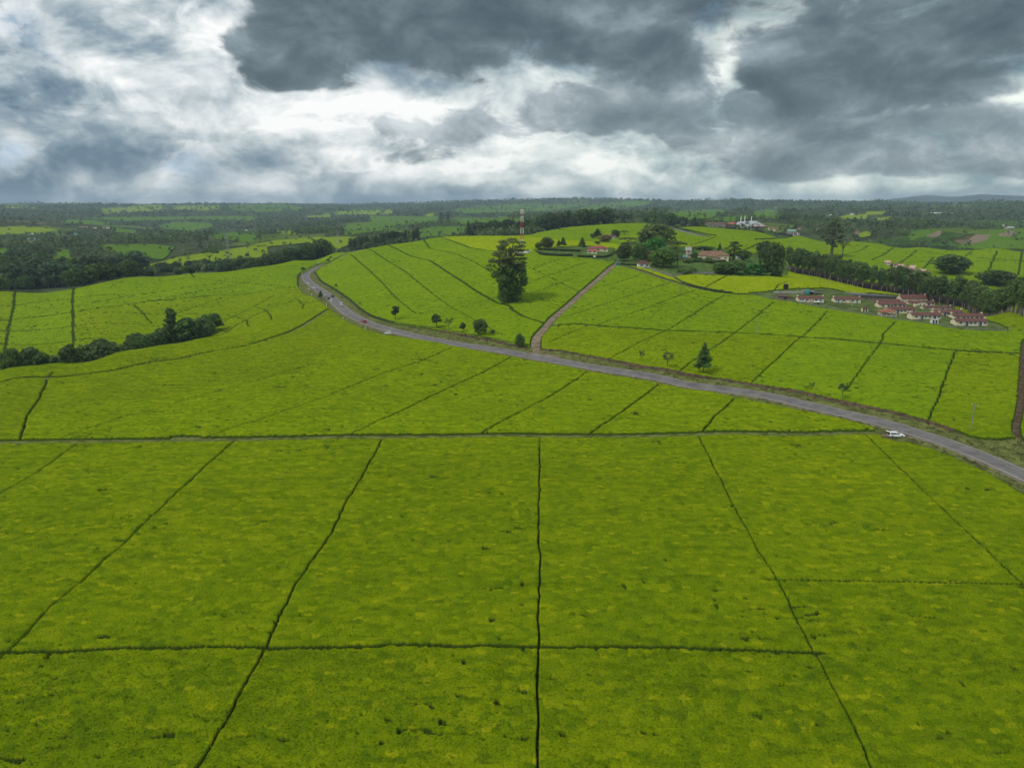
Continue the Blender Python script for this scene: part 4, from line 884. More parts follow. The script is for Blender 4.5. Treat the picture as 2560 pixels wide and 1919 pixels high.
tree_px('roadside_tree', 'flat sparse sapling left of the tall conical tree', 'sparse', z3(1340,1530), 46, 34, L_olive, group=g)
tree_px('roadside_tree', 'thin grey sapling farthest left of the tall conical tree', 'sparse', z3(1118,1490), 39, 16, L_olive, group=g)
tree_px('roadside_tree', 'leaning bushy tree on the bank above the white estate car', 'sparse', z6(1712,745), 49, 28, L_dark, group=g)
tree_px('roadside_tree', 'wispy sapling left of the leaning bushy tree', 'sparse', z6(1428,665), 27, 16, L_dark, group=g)
g = 'trees near the red roofed bungalow'
for lb, k, pt, hh, ww, lf in (('round olive tree behind the left end of the bungalow hedge', 'dense1', z3(302,495), 31, 32, L_olive), ('low round tree left of the round olive tree', 'round0', z3(228,498), 18, 18, L_mid),
    ('left one of the dark conical pair by the hedge', 'cone0', z3(403,480), 19, 13, L_dark), ('right, taller one of the dark conical pair by the hedge', 'cone1', z3(440,480), 26, 18, L_dark),
    ('conical tree just left of the red roofs', 'cone0', z3(605,502), 32, 20, L_dark), ('small round tree behind the red roofs', 'small0', z3(737,462), 11, 15, L_mid),
    ('dark pointed tree in the clump behind the bungalow', 'cone1', z3(738,405), 26, 24, L_dark), ('round dark tree beside the half hidden white house', 'dense0', z3(893,405), 23, 22, L_dark),
    ('pale flat tree right of the half hidden white house', 'flat0', z3(970,375), 13, 22, L_mid), ('reddish brown bushy tree in front of the half hidden house', 'dense1', z3(805,438), 20, 26, L_brown),
    ('low grey green tree at the left end of the brown canopy', 'flat1', z3(1000,448), 17, 46, L_olive), ('green shrub tree in the bungalow clump', 'round2', z3(700,408), 15, 14, L_mid)):
    tree_px('garden_tree', lb, k, pt, hh, ww, lf, group=g)
g = 'trees of the manor garden'
for lb, k, pt, hh, ww, lf in (('great brown green umbrella tree, tallest over the manor garden', 'dense1', z3(1240,500), 66, 84, L_olive), ('deep green tree under the umbrella tree', 'dense0', z3(1232,560), 49, 52, L_vivid),
    ('dark tree at the left end of the manor garden', 'dense1', z3(970,598), 43, 36, L_dark), ('green tree second from left in the manor garden', 'dense0', z3(1095,606), 47, 38, L_mid),
    ('bright leafy tree right of the gate lodge', 'dense1', z3(1305,652), 50, 62, L_bright), ('brownish tree behind the gate lodge', 'dense0', z3(1190,600), 27, 32, L_brown),
    ('flat topped tree left of the pink tower', 'flat0', z3(1412,520), 30, 52, L_olive), ('grey nearly leafless tree on the manor lawn', 'bare', z3(1428,650), 44, 34, L_olive),
    ('thin bare tree touching the pink tower', 'bare', z3(1562,560), 36, 18, L_brown), ('dark narrow cypress behind the manor roof', 'cone0', z3(1790,530), 25, 13, L_dark),
    ('open crowned gum tree right of the manor', 'ragged', z3(1912,600), 50, 40, L_mid), ('big dark tree at the right end of the manor garden', 'dense0', z4(35,735), 86, 56, L_dark),
    ('massed shrub tree below the manor lawn', 'dense1', z3(1900,702), 31, 60, L_mid), ('second massed shrub tree below the manor lawn', 'dense0', z3(1800,706), 29, 40, L_mid), ('brilliant green bush mass beside the big dark tree', 'bush', z3(2120,712), 28, 62, L_vivid),
    ('low shrubs on the corner of the stone wall', 'bush', z3(1500,712), 15, 34, L_mid), ('round shrub right of the stone wall corner', 'bush', z3(1560,700), 14, 22, L_mid), ('bushy tree at the right edge of the manor roof', 'dense1', z3(2000,590), 26, 34, L_mid),
    ('dark shrub tree behind the big dark tree', 'dense0', z3(2180,580), 45, 44, L_dark), ('shrub between lodge and lawn wall', 'bush', z3(1230,640), 10, 16, L_mid), ('tree in the middle of the manor garden, above the lawn', 'round1', z3(1380,590), 27, 30, L_mid),
    ('small shrub left on the manor terrace', 'bush', z3(1520,612), 10, 24, L_mid), ('small shrub on the right of the manor terrace', 'bush', z3(1700,612), 9, 30, L_mid), ('shrub against the left of the manor front', 'bush', z3(1610,598), 9, 22, L_dark), ('shrub against the middle of the manor front', 'bush', z3(1690,596), 8, 18, L_mid), ('shrub against the right of the manor front', 'bush', z3(1835,594), 9, 26, L_dark), ('leafy tree between tower and manor', 'round0', z3(1570,590), 22, 20, L_mid), ('low tree behind the manor chimneys', 'dense0', z3(1660,500), 10, 50, L_mid),
    ('lowest shrub by the bright bush mass', 'bush', z4(70,738), 14, 24, L_dark)):
    tree_px('garden_tree', lb, k, pt, hh, ww, lf, group=g)
g = 'lone trees on the right slope'
tree_px('lone_tree', 'tall ragged tree rising above the eucalyptus belt', 'ragged', z4(545,560), 93, 50, L_olive, group=g)
tree_px('lone_tree', 'bare forked tree beside the tall ragged tree', 'bare', z4(642,560), 52, 34, L_brown, group=g)
tree_px('lone_tree', 'broad flat topped tree above the row cottages', 'dense1', z4(1575,712), 50, 78, L_dark, group=g)
tree_px('lone_tree', 'low wide dark tree right of the flat topped tree', 'dense0', z4(1965,812), 40, 80, L_dark, group=g)
g = 'far single trees on the skyline'
tree('lone_tree', 'tall twin crowned tree behind the road crest, left one', 'ragged', hit(*z2(1600,262)), 34, 20, L_pine, group=g); tree('lone_tree', 'tall twin crowned tree behind the road crest, right one', 'ragged', hit(*z2(1660,262)), 36, 16, L_pine, group=g)
tree('lone_tree', 'umbrella tree on the bright spur field at left', 'flat0', hit(*z1(1815,610)), 21, 22, L_mid, group=g)

# gully trees in the left foreground valley
def scatter(name, label, pts, key, hrange, leaf, group, wr=(.9, 1.2), **kw):
    for (x, y) in pts:
        h = random.uniform(*hrange); k = random.choice(key); tm, cm, H, Wd = PROTO[k]
        tree(name, label, k, (x, y, float(T(x, y))), h, Wd*h/H*random.uniform(*wr), random.choice(leaf), group=group, **kw)
def pxr(px, r): a = math.atan((px-1280)/FOC/1.03); return (r*math.sin(a), r*math.cos(a))
tree('gully_tree', 'tall slim tree standing above the gully thicket', 'euca1', (*pxr(393, 466), float(T(*pxr(393, 466)))), 25, 7, L_dark)
gp = [(15,418),(55,425),(-40,410),(120,415),(150,440),(178,450),(205,440),(275,450),(300,470),(330,475),(362,480),(380,468),(420,478),(442,490),(460,484),(482,492),(502,498),(140,452),(315,452),(470,470),(185,428),(345,462),(430,466)]
for px_, r_ in gp:
    hs = (14, 22) if px_ < 215 else (11, 18) if px_ < 400 else (12, 18)
    scatter('gully_tree', 'dark broadleaf tree of the thicket in the left gully', [pxr(px_, r_)], ['dense0', 'dense1', 'round0', 'round2', 'round1'], hs, [L_dark, L_mid, L_dark, L_mid, L_hedge], 'thicket in the left gully', (.8, 1.45))

# eucalyptus belt behind the settlement
fr = smooth_line(np.array(poly_px(Z4(180,692, 420,737, 800,832, 1130,886, 1400,952, 1700,1012, 2211,1087, 2420,1118), .2)), 5.6)
bp_ = []
for i, p in enumerate(fr):
    u_ = p/np.hypot(*p)
    for row in range(4):
        q = p + u_*(2.5 + row*8.2 + random.uniform(-1.5, 1.5)) + np.array([random.uniform(-1.6, 1.6), 0]); bp_.append(tuple(q))
scatter('eucalyptus_tree', 'slim eucalyptus of the dense belt behind the housing settlement', bp_, ['euca0', 'euca1', 'euca2'], (15.5, 20.5), [L_euca, L_euca, L_mid], 'eucalyptus belt behind the settlement', (1.25, 1.65), bark=M_pale)

# forest beyond the left ridge, belts behind the hill
def fill_px(poly, n, sd):
    rng = random.Random(sd); out = []; xs = [p[0] for p in poly]; ys = [p[1] for p in poly]; P_ = np.array(poly)
    while len(out) < n:
        x = rng.uniform(min(xs), max(xs)); y = rng.uniform(min(ys), max(ys))
        if inpoly(np.array([x]), np.array([y]), P_)[0]: p = hit(x, y); out.append((p[0]+rng.uniform(-4, 4), p[1]+rng.uniform(-4, 4)))
    return out
scatter('forest_tree', 'tall plantation tree of the forest beyond the left tea ridge', fill_px(Z1(-60,850, -60,690, 420,670, 480,760, 850,735, 1220,688, 1000,728, 640,802), 105, 1), ['euca0', 'euca1', 'dense0', 'round1'], (21, 29), [L_pine, L_dark, L_pine], 'forest beyond the left tea ridge', (1.2, 1.6), bark=M_pale)
_tx = [p_[0] for p_ in TEA_TOP[:9]]; _ty = [p_[1] for p_ in TEA_TOP[:9]]
for px_ in range(-30, 650, 17):
    q = hit(px_, float(np.interp(px_, _tx, _ty))+1, .5, random.uniform(20, 42))
    scatter('forest_edge_tree', 'tree on the near edge of the forest, right behind the left tea ridge', [(q[0], q[1])], ['dense0', 'round1', 'euca2', 'round2'], (13, 20) if px_ < 330 else (6, 10), [L_pine, L_dark, L_mid], 'edge of the forest behind the left tea ridge', (1.1, 1.4), bark=M_pale)
scatter('forest_tree', 'round dark tree behind the left end of the upper road', [pxr(x, r) for x, r in [(560,905),(590,890),(620,900),(650,915),(668,900),(690,925),(712,910),(735,930),(755,915),(775,940),(800,930),(640,940),(700,950),(745,960),(610,930),(545,890)]], ['dense0', 'dense1'], (20, 27), [L_dark, L_pine], 'dark trees behind the upper road', (1.1, 1.3))
scatter('forest_tree', 'straight plantation tree behind the crest of the road hill', [pxr(random.Random(i).uniform(868, 1048), 1055 + (i % 5)*14) for i in range(44)], ['euca0', 'euca1', 'euca2'], (19, 25), [L_pine, L_dark], 'plantation behind the road hill', (1.3, 1.7), bark=M_pale)
scatter('forest_tree', 'dark tree of the wood behind the red and white mast', [pxr(random.Random(i+90).uniform(1170, 1525), 1130 + (i % 6)*22) for i in range(62)], ['dense0', 'dense1', 'euca1', 'cone0'], (20, 30), [L_pine, L_dark, L_pine], 'wood behind the mast', (1.0, 1.3))
scatter('forest_tree', 'dark tree of the wood left of the factory', [pxr(random.Random(i+190).uniform(1540, 1800), 1290 + (i % 4)*22) for i in range(26)], ['dense0', 'dense1', 'euca1'], (17, 25), [L_pine, L_dark], 'wood left of the factory', (1.0, 1.3))

scatter('scrub_tree', 'low bushy tree between the left ridge and the bright spur field', fill_px(Z1(560,812, 1000,728, 1230,694, 1700,645, 2100,608, 2250,622, 1650,684, 1000,714), 46, 7), ['round0', 'round2', 'dense0', 'bush'], (6, 12), [L_dark, L_mid, L_pine], 'bushy trees behind the left ridge', (1.1, 1.4))
# everything farther off: one mass of woodland
def far_wood():
    rng = np.random.default_rng(5); out = []
    FPOLY = [np.array(p_) for _, _, ps in FAR for p_ in ps]
    def far_ok(x, y, z, h=14.0):
        px, py = proj(x, y, z); j = np.clip(np.searchsorted(TH2, np.arctan2(x, y)), 0, len(TH2)-1); i = np.clip(np.searchsorted(RR2, np.hypot(x, y)), 0, len(RR2)-1)
        ok = ~FIELD_MASK[i, j]
        for f_ in (.4, .9):                               # nor where the wood would stand in front of open fields
            qx, qy = proj(x, y, z + f_*h)
            for poly in FPOLY: ok &= ~(inpoly(qx, qy, poly) & (hash2((x*7).astype(np.int64), (y*7).astype(np.int64), 3) < .88))
        return ok
    for (r0, r1, n, hs, ws) in ((1000, 1500, 4600, (7, 15), (7, 11)), (1500, 2600, 7500, (8, 17), (8, 13)), (2600, 4500, 8000, (9, 19), (11, 18)), (4500, 8800, 8000, (11, 22), (18, 32))):
        th = rng.uniform(R(-43), R(43), n); r = np.exp(rng.uniform(math.log(r0), math.log(r1), n)); x = r*np.sin(th); y = r*np.cos(th); z = T(x, y)
        dens = vnoise(x/170, y/170, 91)*.6 + vnoise(x/60, y/60, 92)*.4
        thr = np.where(th > R(12), .50, .43)
        near = (r < 1270) & inpoly(x, y, TEA)
        k = (dens > thr) & far_ok(x, y, z) & ~near; x, y, z, r, dens = x[k], y[k], z[k], r[k], dens[k]; m = len(x)
        out.append((x, y, z, rng.uniform(*hs, m)*(.75+.5*dens), rng.uniform(*ws, m)))
        # scattered trees and hedge bushes in the fields as well
        m = n//9; th = rng.uniform(R(-43), R(43), m); r = np.exp(rng.uniform(math.log(r0), math.log(r1), m)); x = r*np.sin(th); y = r*np.cos(th); z = T(x, y); kk = ~((r < 1270) & inpoly(x, y, TEA))
        x, y, z = x[kk], y[kk], z[kk]; m = len(x); out.append((x, y, z, rng.uniform(4, 12, m), rng.uniform(4, 9, m)))
    # trees along the ridge lines, which stand out against the sky
    th = rng.uniform(R(-43), R(43), 2600); rr_ = rng.uniform(4600, 8200, 2600); x = rr_*np.sin(th); y = rr_*np.cos(th); out.append((x, y, T(x, y), rng.uniform(9, 24, 2600), rng.uniform(10, 22, 2600)))
    X, Y, Zc, Hh, Ww = (np.concatenate(c_) for c_ in zip(*out)); n = len(X); K = 11
    d = rng.normal(size=(n, K, 3)); d /= np.linalg.norm(d, axis=2)[..., None]
    zf = .28 + .66*rng.random((n, K)); prof = np.sin(np.pi*np.clip(zf, 0, 1)**.9)**.5
    c_ = np.stack([X[:, None] + d[..., 0]*Ww[:, None]*.42*prof, Y[:, None] + d[..., 1]*Ww[:, None]*.42*prof, Zc[:, None] + Hh[:, None]*zf], -1)
    nv = d*.8 + rng.normal(size=d.shape)*.4 + [0, 0, .4]; nv /= np.linalg.norm(nv, axis=2)[..., None]
    a = np.cross(nv, rng.normal(size=d.shape)); a /= np.linalg.norm(a, axis=2)[..., None]; b = np.cross(nv, a); s = (Ww[:, None]*.24*(.6+.7*rng.random((n, K))))[..., None]
    V = np.stack([c_-a*s, c_-b*s, c_+a*s, c_+b*s*.8], 2).reshape(-1, 3)
    o = link('distant_woodland', mesh_np('distant_woodland', V, np.arange(len(V)).reshape(-1, 4), L_far)); tag(o, 'dark mass of distant woodland and hedgerow trees', 'woodland', None, 'stuff')
far_wood()
# shrubs spilling over the verges
def shrubs():
    rng = np.random.default_rng(15); cs = []
    ii, jj = np.nonzero(inC); k = rng.choice(len(ii), 2600, replace=False); x = GX[ii[k], jj[k]]; y = GY[ii[k], jj[k]]
    d = np.min(np.hypot(x[:, None]-ROAD[None, ::2, 0], y[:, None]-ROAD[None, ::2, 1]), 1); dt = np.min(np.hypot(x[:, None]-TRACK[None, :, 0], y[:, None]-TRACK[None, :, 1]), 1); keep = (d > 5.2) & (dt > 4); x, y = x[keep], y[keep]
    n = len(x); sc = rng.uniform(.15, .55, n); V, Fq = leaves([(x[i], y[i], float(T(x[i], y[i]))+.15, sc[i]*1.6, sc[i]*1.6, sc[i]) for i in range(n)], n*9, .2, rng)
    o = link('verge_scrub', mesh_np('verge_scrub', V, Fq, leaf_mat('scrub_leaf', (0.085, 0.100, 0.030), .5))); tag(o, 'low weeds and scrub on the road verge', 'scrub', None, 'stuff')
shrubs()
# ------------------------------------------------------------------ buildings
M_cream = mat('cream_plaster', (0.72, 0.64, 0.44), 0.85, 0.08, 0.7); M_white = mat('white_plaster', (0.74, 0.73, 0.70), 0.85, 0.08, 0.7)
M_rtile = mat('red_tin_roof', (0.125, 0.046, 0.038), 0.6, 0.2, 0.6, 0.3); M_tan = mat('tan_tile_roof', (0.215, 0.128, 0.078), 0.8, 0.25, 0.8); M_orange = mat('orange_tile_roof', (0.27, 0.115, 0.07), 0.75, 0.25, 0.8)
M_brt = mat('bright_red_roof', (0.36, 0.085, 0.065), 0.55, 0.15, 0.6, 0.3); M_grey = mat('grey_tin', (0.36, 0.37, 0.40), 0.5, 0.2, 0.3, 0.4); M_dgrey = mat('weathered_sheet', (0.10, 0.10, 0.115), 0.8, 0.3, 0.3)
M_blue = mat('blue_door', (0.05, 0.27, 0.46), 0.6, 0.1); M_navy = mat('dark_blue_door', (0.03, 0.06, 0.20), 0.6, 0.1); M_glass = mat('window_glass', (0.06, 0.085, 0.09), 0.15, 0.2, 1, 0.6); M_shade = mat('cream_shade', (0.42, 0.37, 0.27), 0.9, 0.15)
M_teal = mat('teal_paint', (0.05, 0.27, 0.27), 0.5, 0.15); M_conc = mat('concrete', (0.33, 0.31, 0.28), 0.9, 0.2, 0.8); M_stone = mat('stone_wall', (0.20, 0.175, 0.15), 0.95, 0.35, 1.1, bump=0.6); M_black = mat('black_plastic', (0.02, 0.02, 0.022), 0.5, 0.1)
M_wood = mat('grey_timber', (0.20, 0.16, 0.12), 0.9, 0.25, 1.0); M_pole = mat('pole_concrete', (0.24, 0.23, 0.20), 0.85, 0.12); M_rust = mat('rusty_sheet', (0.15, 0.08, 0.055), 0.8, 0.4, 0.6)
M_redp = mat('mast_red', (0.55, 0.07, 0.04), 0.5, 0.1); M_whp = mat('mast_white', (0.82, 0.82, 0.80), 0.5, 0.06); M_pink = mat('pink_plaster', (0.52, 0.33, 0.30), 0.85, 0.1); M_frame = mat('window_frame', (0.70, 0.70, 0.66), 0.6, 0.05); M_green = mat('green_tin', (0.18, 0.33, 0.24), 0.5, 0.2, 0.4, 0.3)

def gable_roof(L, Wd, hw, rise, ov=0.35, th=0.14):
    b = MB(); w = Wd/2+ov; z0 = hw - ov*rise/(Wd/2)
    for s_ in (-1, 1):
        b.add([(-L/2-ov, s_*w, z0), (L/2+ov, s_*w, z0), (L/2+ov, 0, hw+rise), (-L/2-ov, 0, hw+rise), (-L/2-ov, s_*w, z0+th), (L/2+ov, s_*w, z0+th), (L/2+ov, 0, hw+rise+th), (-L/2-ov, 0, hw+rise+th)],
              [(0, 1, 2, 3), (4, 5, 6, 7), (0, 1, 5, 4), (1, 2, 6, 5), (0, 3, 7, 4)])
    return b
def hip_roof(L, Wd, hw, rise, ov=0.5, th=0.15):
    a, w = L/2+ov, Wd/2+ov; k = max(0.05, a-w)
    return MB().add([(-a, -w, hw), (a, -w, hw), (a, w, hw), (-a, w, hw), (-a, -w, hw+th), (a, -w, hw+th), (a, w, hw+th), (-a, w, hw+th), (-k, 0, hw+rise), (k, 0, hw+rise)],
                    [(0, 1, 2, 3), (0, 1, 5, 4), (1, 2, 6, 5), (2, 3, 7, 6), (3, 0, 4, 7), (4, 5, 9, 8), (5, 6, 9), (6, 7, 8, 9), (7, 4, 8)])
def wall_gable(L, Wd, hw, rise):
    b = MB(); b.prism([(-Wd/2, -1.0), (Wd/2, -1.0), (Wd/2, hw), (0, hw+rise), (-Wd/2, hw)], -L/2, L/2)
    return MB().add([(y, x, z) for x, y, z in b.v], b.f)
def window(parent, x, y, z, w, h, side=-1, frame=M_frame):
    f = MB().box(x-w/2-.09, x+w/2+.09, min(y, y+side*.06), max(y, y+side*.06), z-.09, z+h+.09).build('window', frame, parent)
    MB().box(x-w/2, x-.03, min(y+side*.05, y+side*.085), max(y+side*.05, y+side*.085), z, z+h).build('pane', M_glass, f); MB().box(x+.03, x+w/2, min(y+side*.05, y+side*.085), max(y+side*.05, y+side*.085), z, z+h).build('pane', M_glass, f)
def door(parent, x, y, w, h, m, side=-1):
    d_ = MB().box(x-w/2, x+w/2, min(y, y+side*.07), max(y, y+side*.07), 0, h).build('door', m, parent); MB().box(x+w*.3, x+w*.3+.08, min(y+side*.06, y+side*.13), max(y+side*.06, y+side*.13), 1.0, 1.12).build('handle', M_black, d_)
def at_px(pt, h=0.0): return hit(pt[0], pt[1], h)
def house(label, pt, wpx, depth_m=5.6, hw=2.35, rise=1.05, rz=0.0, style='A', roof=None, wall=None, group=None, name='house', cat='house', L=None, hip=False, caps=True, plain=False):
    p = at_px(pt); d = depth(p)/FOC; az = math.atan2(p[0], p[1]); gx = depth_m*math.tan(abs(az)-rz)*.9 if az > 0 else 0; Lm = L or max(wpx*d*.8, wpx*d - gx*.6); p = p + np.array([gx*.35, 0, 0])
    c, s_ = math.cos(rz), math.sin(rz)
    base = (p[0] - s_*depth_m/2, p[1] + c*depth_m/2); z = float(min(T(base[0]+dx, base[1]+dy) for dx in (-Lm/2*.8, 0, Lm/2*.8) for dy in (0,))); z = max(z, p[2]-.4)
    t = thing(name, label, cat, (base[0], base[1], z+.1), rz, group); wl = wall or M_cream; rf = roof or M_rtile
    y0 = -depth_m/2
    if hip: MB().box(-Lm/2, Lm/2, y0, depth_m/2, -1, hw).build('wall', wl, t); hip_roof(Lm, depth_m, hw, rise).build('roof', rf, t)
    else:
        wall_gable(Lm, depth_m, hw, rise).build('wall', wl, t); ro = gable_roof(Lm, depth_m, hw+.02, rise).build('roof', rf, t)
        if caps:
            for s2 in (-1, 1): MB().box(s2*(Lm/2+.05)-.32, s2*(Lm/2+.05)+.32, -.42, .42, hw+rise-.3, hw+rise+.75).build('chimney', wl, ro)
    if plain: return t
    if style == 'A':
        for s2 in (-1, 1): door(t, s2*Lm*.36, y0, 1.0, 2.05, M_blue)
        for x in (-.16, .18): window(t, x*Lm, y0, 1.0, 1.3, 1.0)
        window(t, -Lm*.45, y0, 1.1, .7, .7)
    elif style == 'B':                                  # two flat panels, recess shade put into a darker cream, between three rooms
        for x, m_ in ((-.17, M_navy), (.26, M_navy)):
            MB().box(x*Lm-Lm*.062, x*Lm+Lm*.062, y0-.04, y0-.015, 0, hw-.05).build('porch', M_shade, t); door(t, x*Lm+.3, y0-.04, 1.0, 2.0, m_)
        for x in (-.36, -.03, .10, .42): window(t, x*Lm, y0, 1.0, 1.35, 1.0)
    elif style == 'C':
        n_ = max(2, int(Lm/4.5))
        for i in range(n_): window(t, -Lm/2 + Lm*(i+.5)/n_, y0, 1.0, 1.7, 1.2)
    return t
g = 'cream staff houses of the settlement'
for lb, pt, w, st, kw in (('long cream house with two blue doors, leftmost in the settlement', w1(690,421), 68, 'A', {}), ('long cream house with two blue doors, second from the left', w1(1192,429), 70, 'A', {}),
    ('blue doored cream house behind the porched houses, third from left', w2(530,288), 82, 'A', {}), ('tall cream house with the highest red roof, back of the settlement', w2(865,268), 72, 'A', dict(depth_m=9, hw=3.0, rise=2.6)),
    ('porched cream house just below the third blue doored house', w2(610,333), 74, 'B', {}), ('cream house at the back, behind the arched hall', w2(962,305), 70, 'B', {}),
    ('porched cream house behind the open pavilion', w2(722,406), 76, 'B', {}), ('cream house nearest the tea strip on the upper right', w2(1155,366), 76, 'A', {}),
    ('porched cream house right of centre, partly behind its neighbour', w2(1285,431), 78, 'B', {}), ('porched cream house in the front row, left of the white toilets', w2(1015,470), 80, 'B', {}),
    ('cream house second from the right end of the settlement', w2(1518,480), 83, 'B', {}), ('front cream house at the right end of the settlement', w2(1552,554), 87, 'B', {})):
    house(lb, pt, w, style=st, group=g, rz=R(-2), **kw)
p = at_px(w2(985,319)); t = thing('gable_hall', 'small cream hall with a broad arched gable and teal base', 'hall', (p[0], p[1]+3, p[2]), R(-2), g)   # gable towards the camera
wg = MB().prism([(-4, -1), (4, -1), (4, 2.3), (2.6, 3.1), (0, 3.6), (-2.6, 3.1), (-4, 2.3)], -3, 3).build('wall', M_cream, t); MB().prism([(-4.3, 2.25), (-2.7, 3.2), (0, 3.75), (2.7, 3.2), (4.3, 2.25), (4.3, 2.4), (2.7, 3.36), (0, 3.92), (-2.7, 3.36), (-4.3, 2.4)], -3.3, 3.4).build('roof', M_rtile, t)
MB().box(-4.03, 4.03, -3.04, -3.003, -.3, .7).build('base_band', M_teal, t)
for x in (-1.2, 1.4): window(t, x, -3.0, 1.0, 1.0, 1.0)
p = at_px(w2(590,441)); t = thing('pavilion', 'open sided pavilion with an orange hipped roof at the fence', 'pavilion', (p[0], p[1]+2.5, p[2]), R(-4))
MB().box(-4, 4, -2.6, 2.6, -1, 1.1).build('low_wall', M_conc, t); hip_roof(8, 5.4, 2.5, 1.7).build('roof', M_orange, t)
for x in (-3.9, -1.3, 1.3, 3.9):
    for y in (-2.5, 2.5): MB().box(x-.13, x+.13, y-.13, y+.13, -.5, 2.52).build('post', M_cream, t)
MB().box(-3.8, .5, -.2, 2.4, 1.1, 2.48).build('back_room', M_cream, t)
for lb, pt, rf in (('small cream latrine with two dark doors and red roof', w2(306,383), M_rtile), ('little white toilet block beside the front row', w2(1145,526), M_conc)):
    p = at_px(pt); t = thing('latrine', lb, 'outhouse', (p[0], p[1]+1.2, p[2]), R(-6), 'outhouses of the settlement'); wall_gable(3.0, 2.6, 1.9, .4).build('wall', M_cream if rf is M_rtile else M_white, t); gable_roof(3.0, 2.6, 1.92, .4, .2).build('roof', rf, t)
    for x in (-.9, .5): MB().box(x-.4, x+.4, -1.34, -1.3, 0, 1.8).build('door', M_black, t)
p = at_px(w1(345,391)); t = thing('shed', 'dark rusty lean-to shed left of the settlement houses', 'shed', (p[0], p[1]+2.5, p[2]), 0)
MB().box(-4, 4, -2.5, 2.5, -1, 2.2).build('wall', M_wood, t); MB().add([(-4.4, -2.9, 2.75), (4.4, -2.9, 2.0), (4.4, 2.9, 2.3), (-4.4, 2.9, 3.1), (-4.4, -2.9, 2.87), (4.4, -2.9, 2.12), (4.4, 2.9, 2.42), (-4.4, 2.9, 3.22)], [(0, 1, 2, 3), (4, 5, 6, 7), (0, 1, 5, 4), (1, 2, 6, 5), (2, 3, 7, 6), (3, 0, 4, 7)]).build('roof', M_rust, t); MB().box(-1, 1, -2.55, -2.5, 0, 1.9).build('door', M_black, t)
p = at_px(w1(792,456)); t = thing('shed', 'small white roofed stall by the settlement fence', 'shed', (p[0], p[1]+1, p[2]), 0); MB().box(-1.7, 1.7, -1, 1, -.5, 1.7).build('wall', M_wood, t); MB().box(-1.95, 1.95, -1.3, 1.3, 1.72, 1.86).build('roof', M_white, t); MB().box(.3, 1.0, -1.05, -1, 0, 1.5).build('door', M_black, t)
# long low shelter with grey net roof and white ridge
a, b = at_px(w1(742,322)), at_px(w1(1880,372)); mid = (a+b)/2; Ln = float(np.hypot(*(b-a)[:2])); rz = math.atan2(b[1]-a[1], b[0]-a[0])
t = thing('nursery_shelter', 'long low shelter with grey sheet roof and white edge behind the houses', 'shelter', (mid[0], mid[1], mid[2]+.0), rz); t.rotation_euler = (0, -math.atan2(b[2]-a[2], Ln), rz)
MB().box(-Ln/2, Ln/2, -.2, .2, -1.5, 1.45).build('wall', M_stone, t); nb_ = 10
for i in range(nb_):
    x0, x1 = -Ln/2 + Ln*i/nb_ + .03, -Ln/2 + Ln*(i+1)/nb_ - .03; MB().add([(x0, -.8, 1.5), (x1, -.8, 1.5), (x1, 8, 2.4), (x0, 8, 2.4), (x0, -.8, 1.62), (x1, -.8, 1.62), (x1, 8, 2.52), (x0, 8, 2.52)], [(0, 1, 2, 3), (4, 5, 6, 7), (0, 1, 5, 4), (1, 2, 6, 5), (2, 3, 7, 6), (3, 0, 4, 7)]).build('roof_panel', M_dgrey, t)
MB().box(-Ln/2, Ln*.22, 7.6, 8.6, 2.45, 2.75).build('ridge_sheet', M_white, t)
for i in range(9): MB().box(-Ln/2+Ln*i/8-.1, -Ln/2+Ln*i/8+.1, 7.7, 7.9, -2, 2.38).build('post', M_wood, t)
a, b = at_px(w1(190,300)), at_px(w1(610,306)); mid = (a+b)/2; Ln = float(np.hypot(*(b-a)[:2]))
t = thing('block_wall', 'low pale block wall left of the long shelter', 'wall', tuple(mid), math.atan2(b[1]-a[1], b[0]-a[0])); MB().box(-Ln/2, Ln/2, -.15, .15, -.8, 1.5).build('wall', M_conc, t); MB().box(-Ln/2-.1, Ln/2+.1, -.2, .2, 1.5, 1.62).build('coping', M_white, t)
def tank(label, pt, r, h, stand, m):
    p = at_px(pt); t = thing('water_tank', label, 'water tank', tuple(p)); MB().tube([(0, 0, stand), (0, 0, stand+h*.85), (0, 0, stand+h)], [r, r, r*.45], 14).build('tank', m, t)
    for x in (-1, 1):
        for y in (-1, 1): MB().box(x*r*.7-.1, x*r*.7+.1, y*r*.7-.1, y*r*.7+.1, -.4, stand).build('leg', M_wood, t)
tank('black water tank on a stand left of the shelter', w1(350,290), 1.6, 3.4, 2.6, M_black); tank('green water tank at the left end of the long shelter', w1(655,312), 1.5, 2.6, .6, M_teal)
# manor, lodge, bungalow, tower
t = house('brown roofed manor house among garden trees', z3(1725,584), 82, 11, 3.6, 3.6, R(-4), 'C', M_tan, M_cream, hip=True, name='manor_house')
q = hip_roof(8, 6, 3.0, 2.4).build('porch_roof', M_tan, t); q.location = (-1, -7.5, 0); q = MB().box(-3.6, 3.6, -9.8, -5.4, -1, 3.0).build('porch', M_cream, t); q.location = (-1, 0, 0)
for x in (-8, 7): MB().box(x-.6, x+.6, 1.2, 2.4, 5.0, 8.6).build('chimney', M_stone, t)
t = house('cream gate lodge with red hipped roof at the wall corner', z3(1140,651), 29, 7, 2.8, 2.4, R(3), 'C', M_rtile, M_white, hip=True, name='gate_lodge')
t = house('low bungalow with dark red main roof behind a hedge', z3(742,512), 50, 8, 2.6, 2.2, R(-3), 'C', mat('maroon_roof', (0.24, 0.062, 0.062), 0.6, 0.15, .6, .3), M_cream, hip=True, name='bungalow')
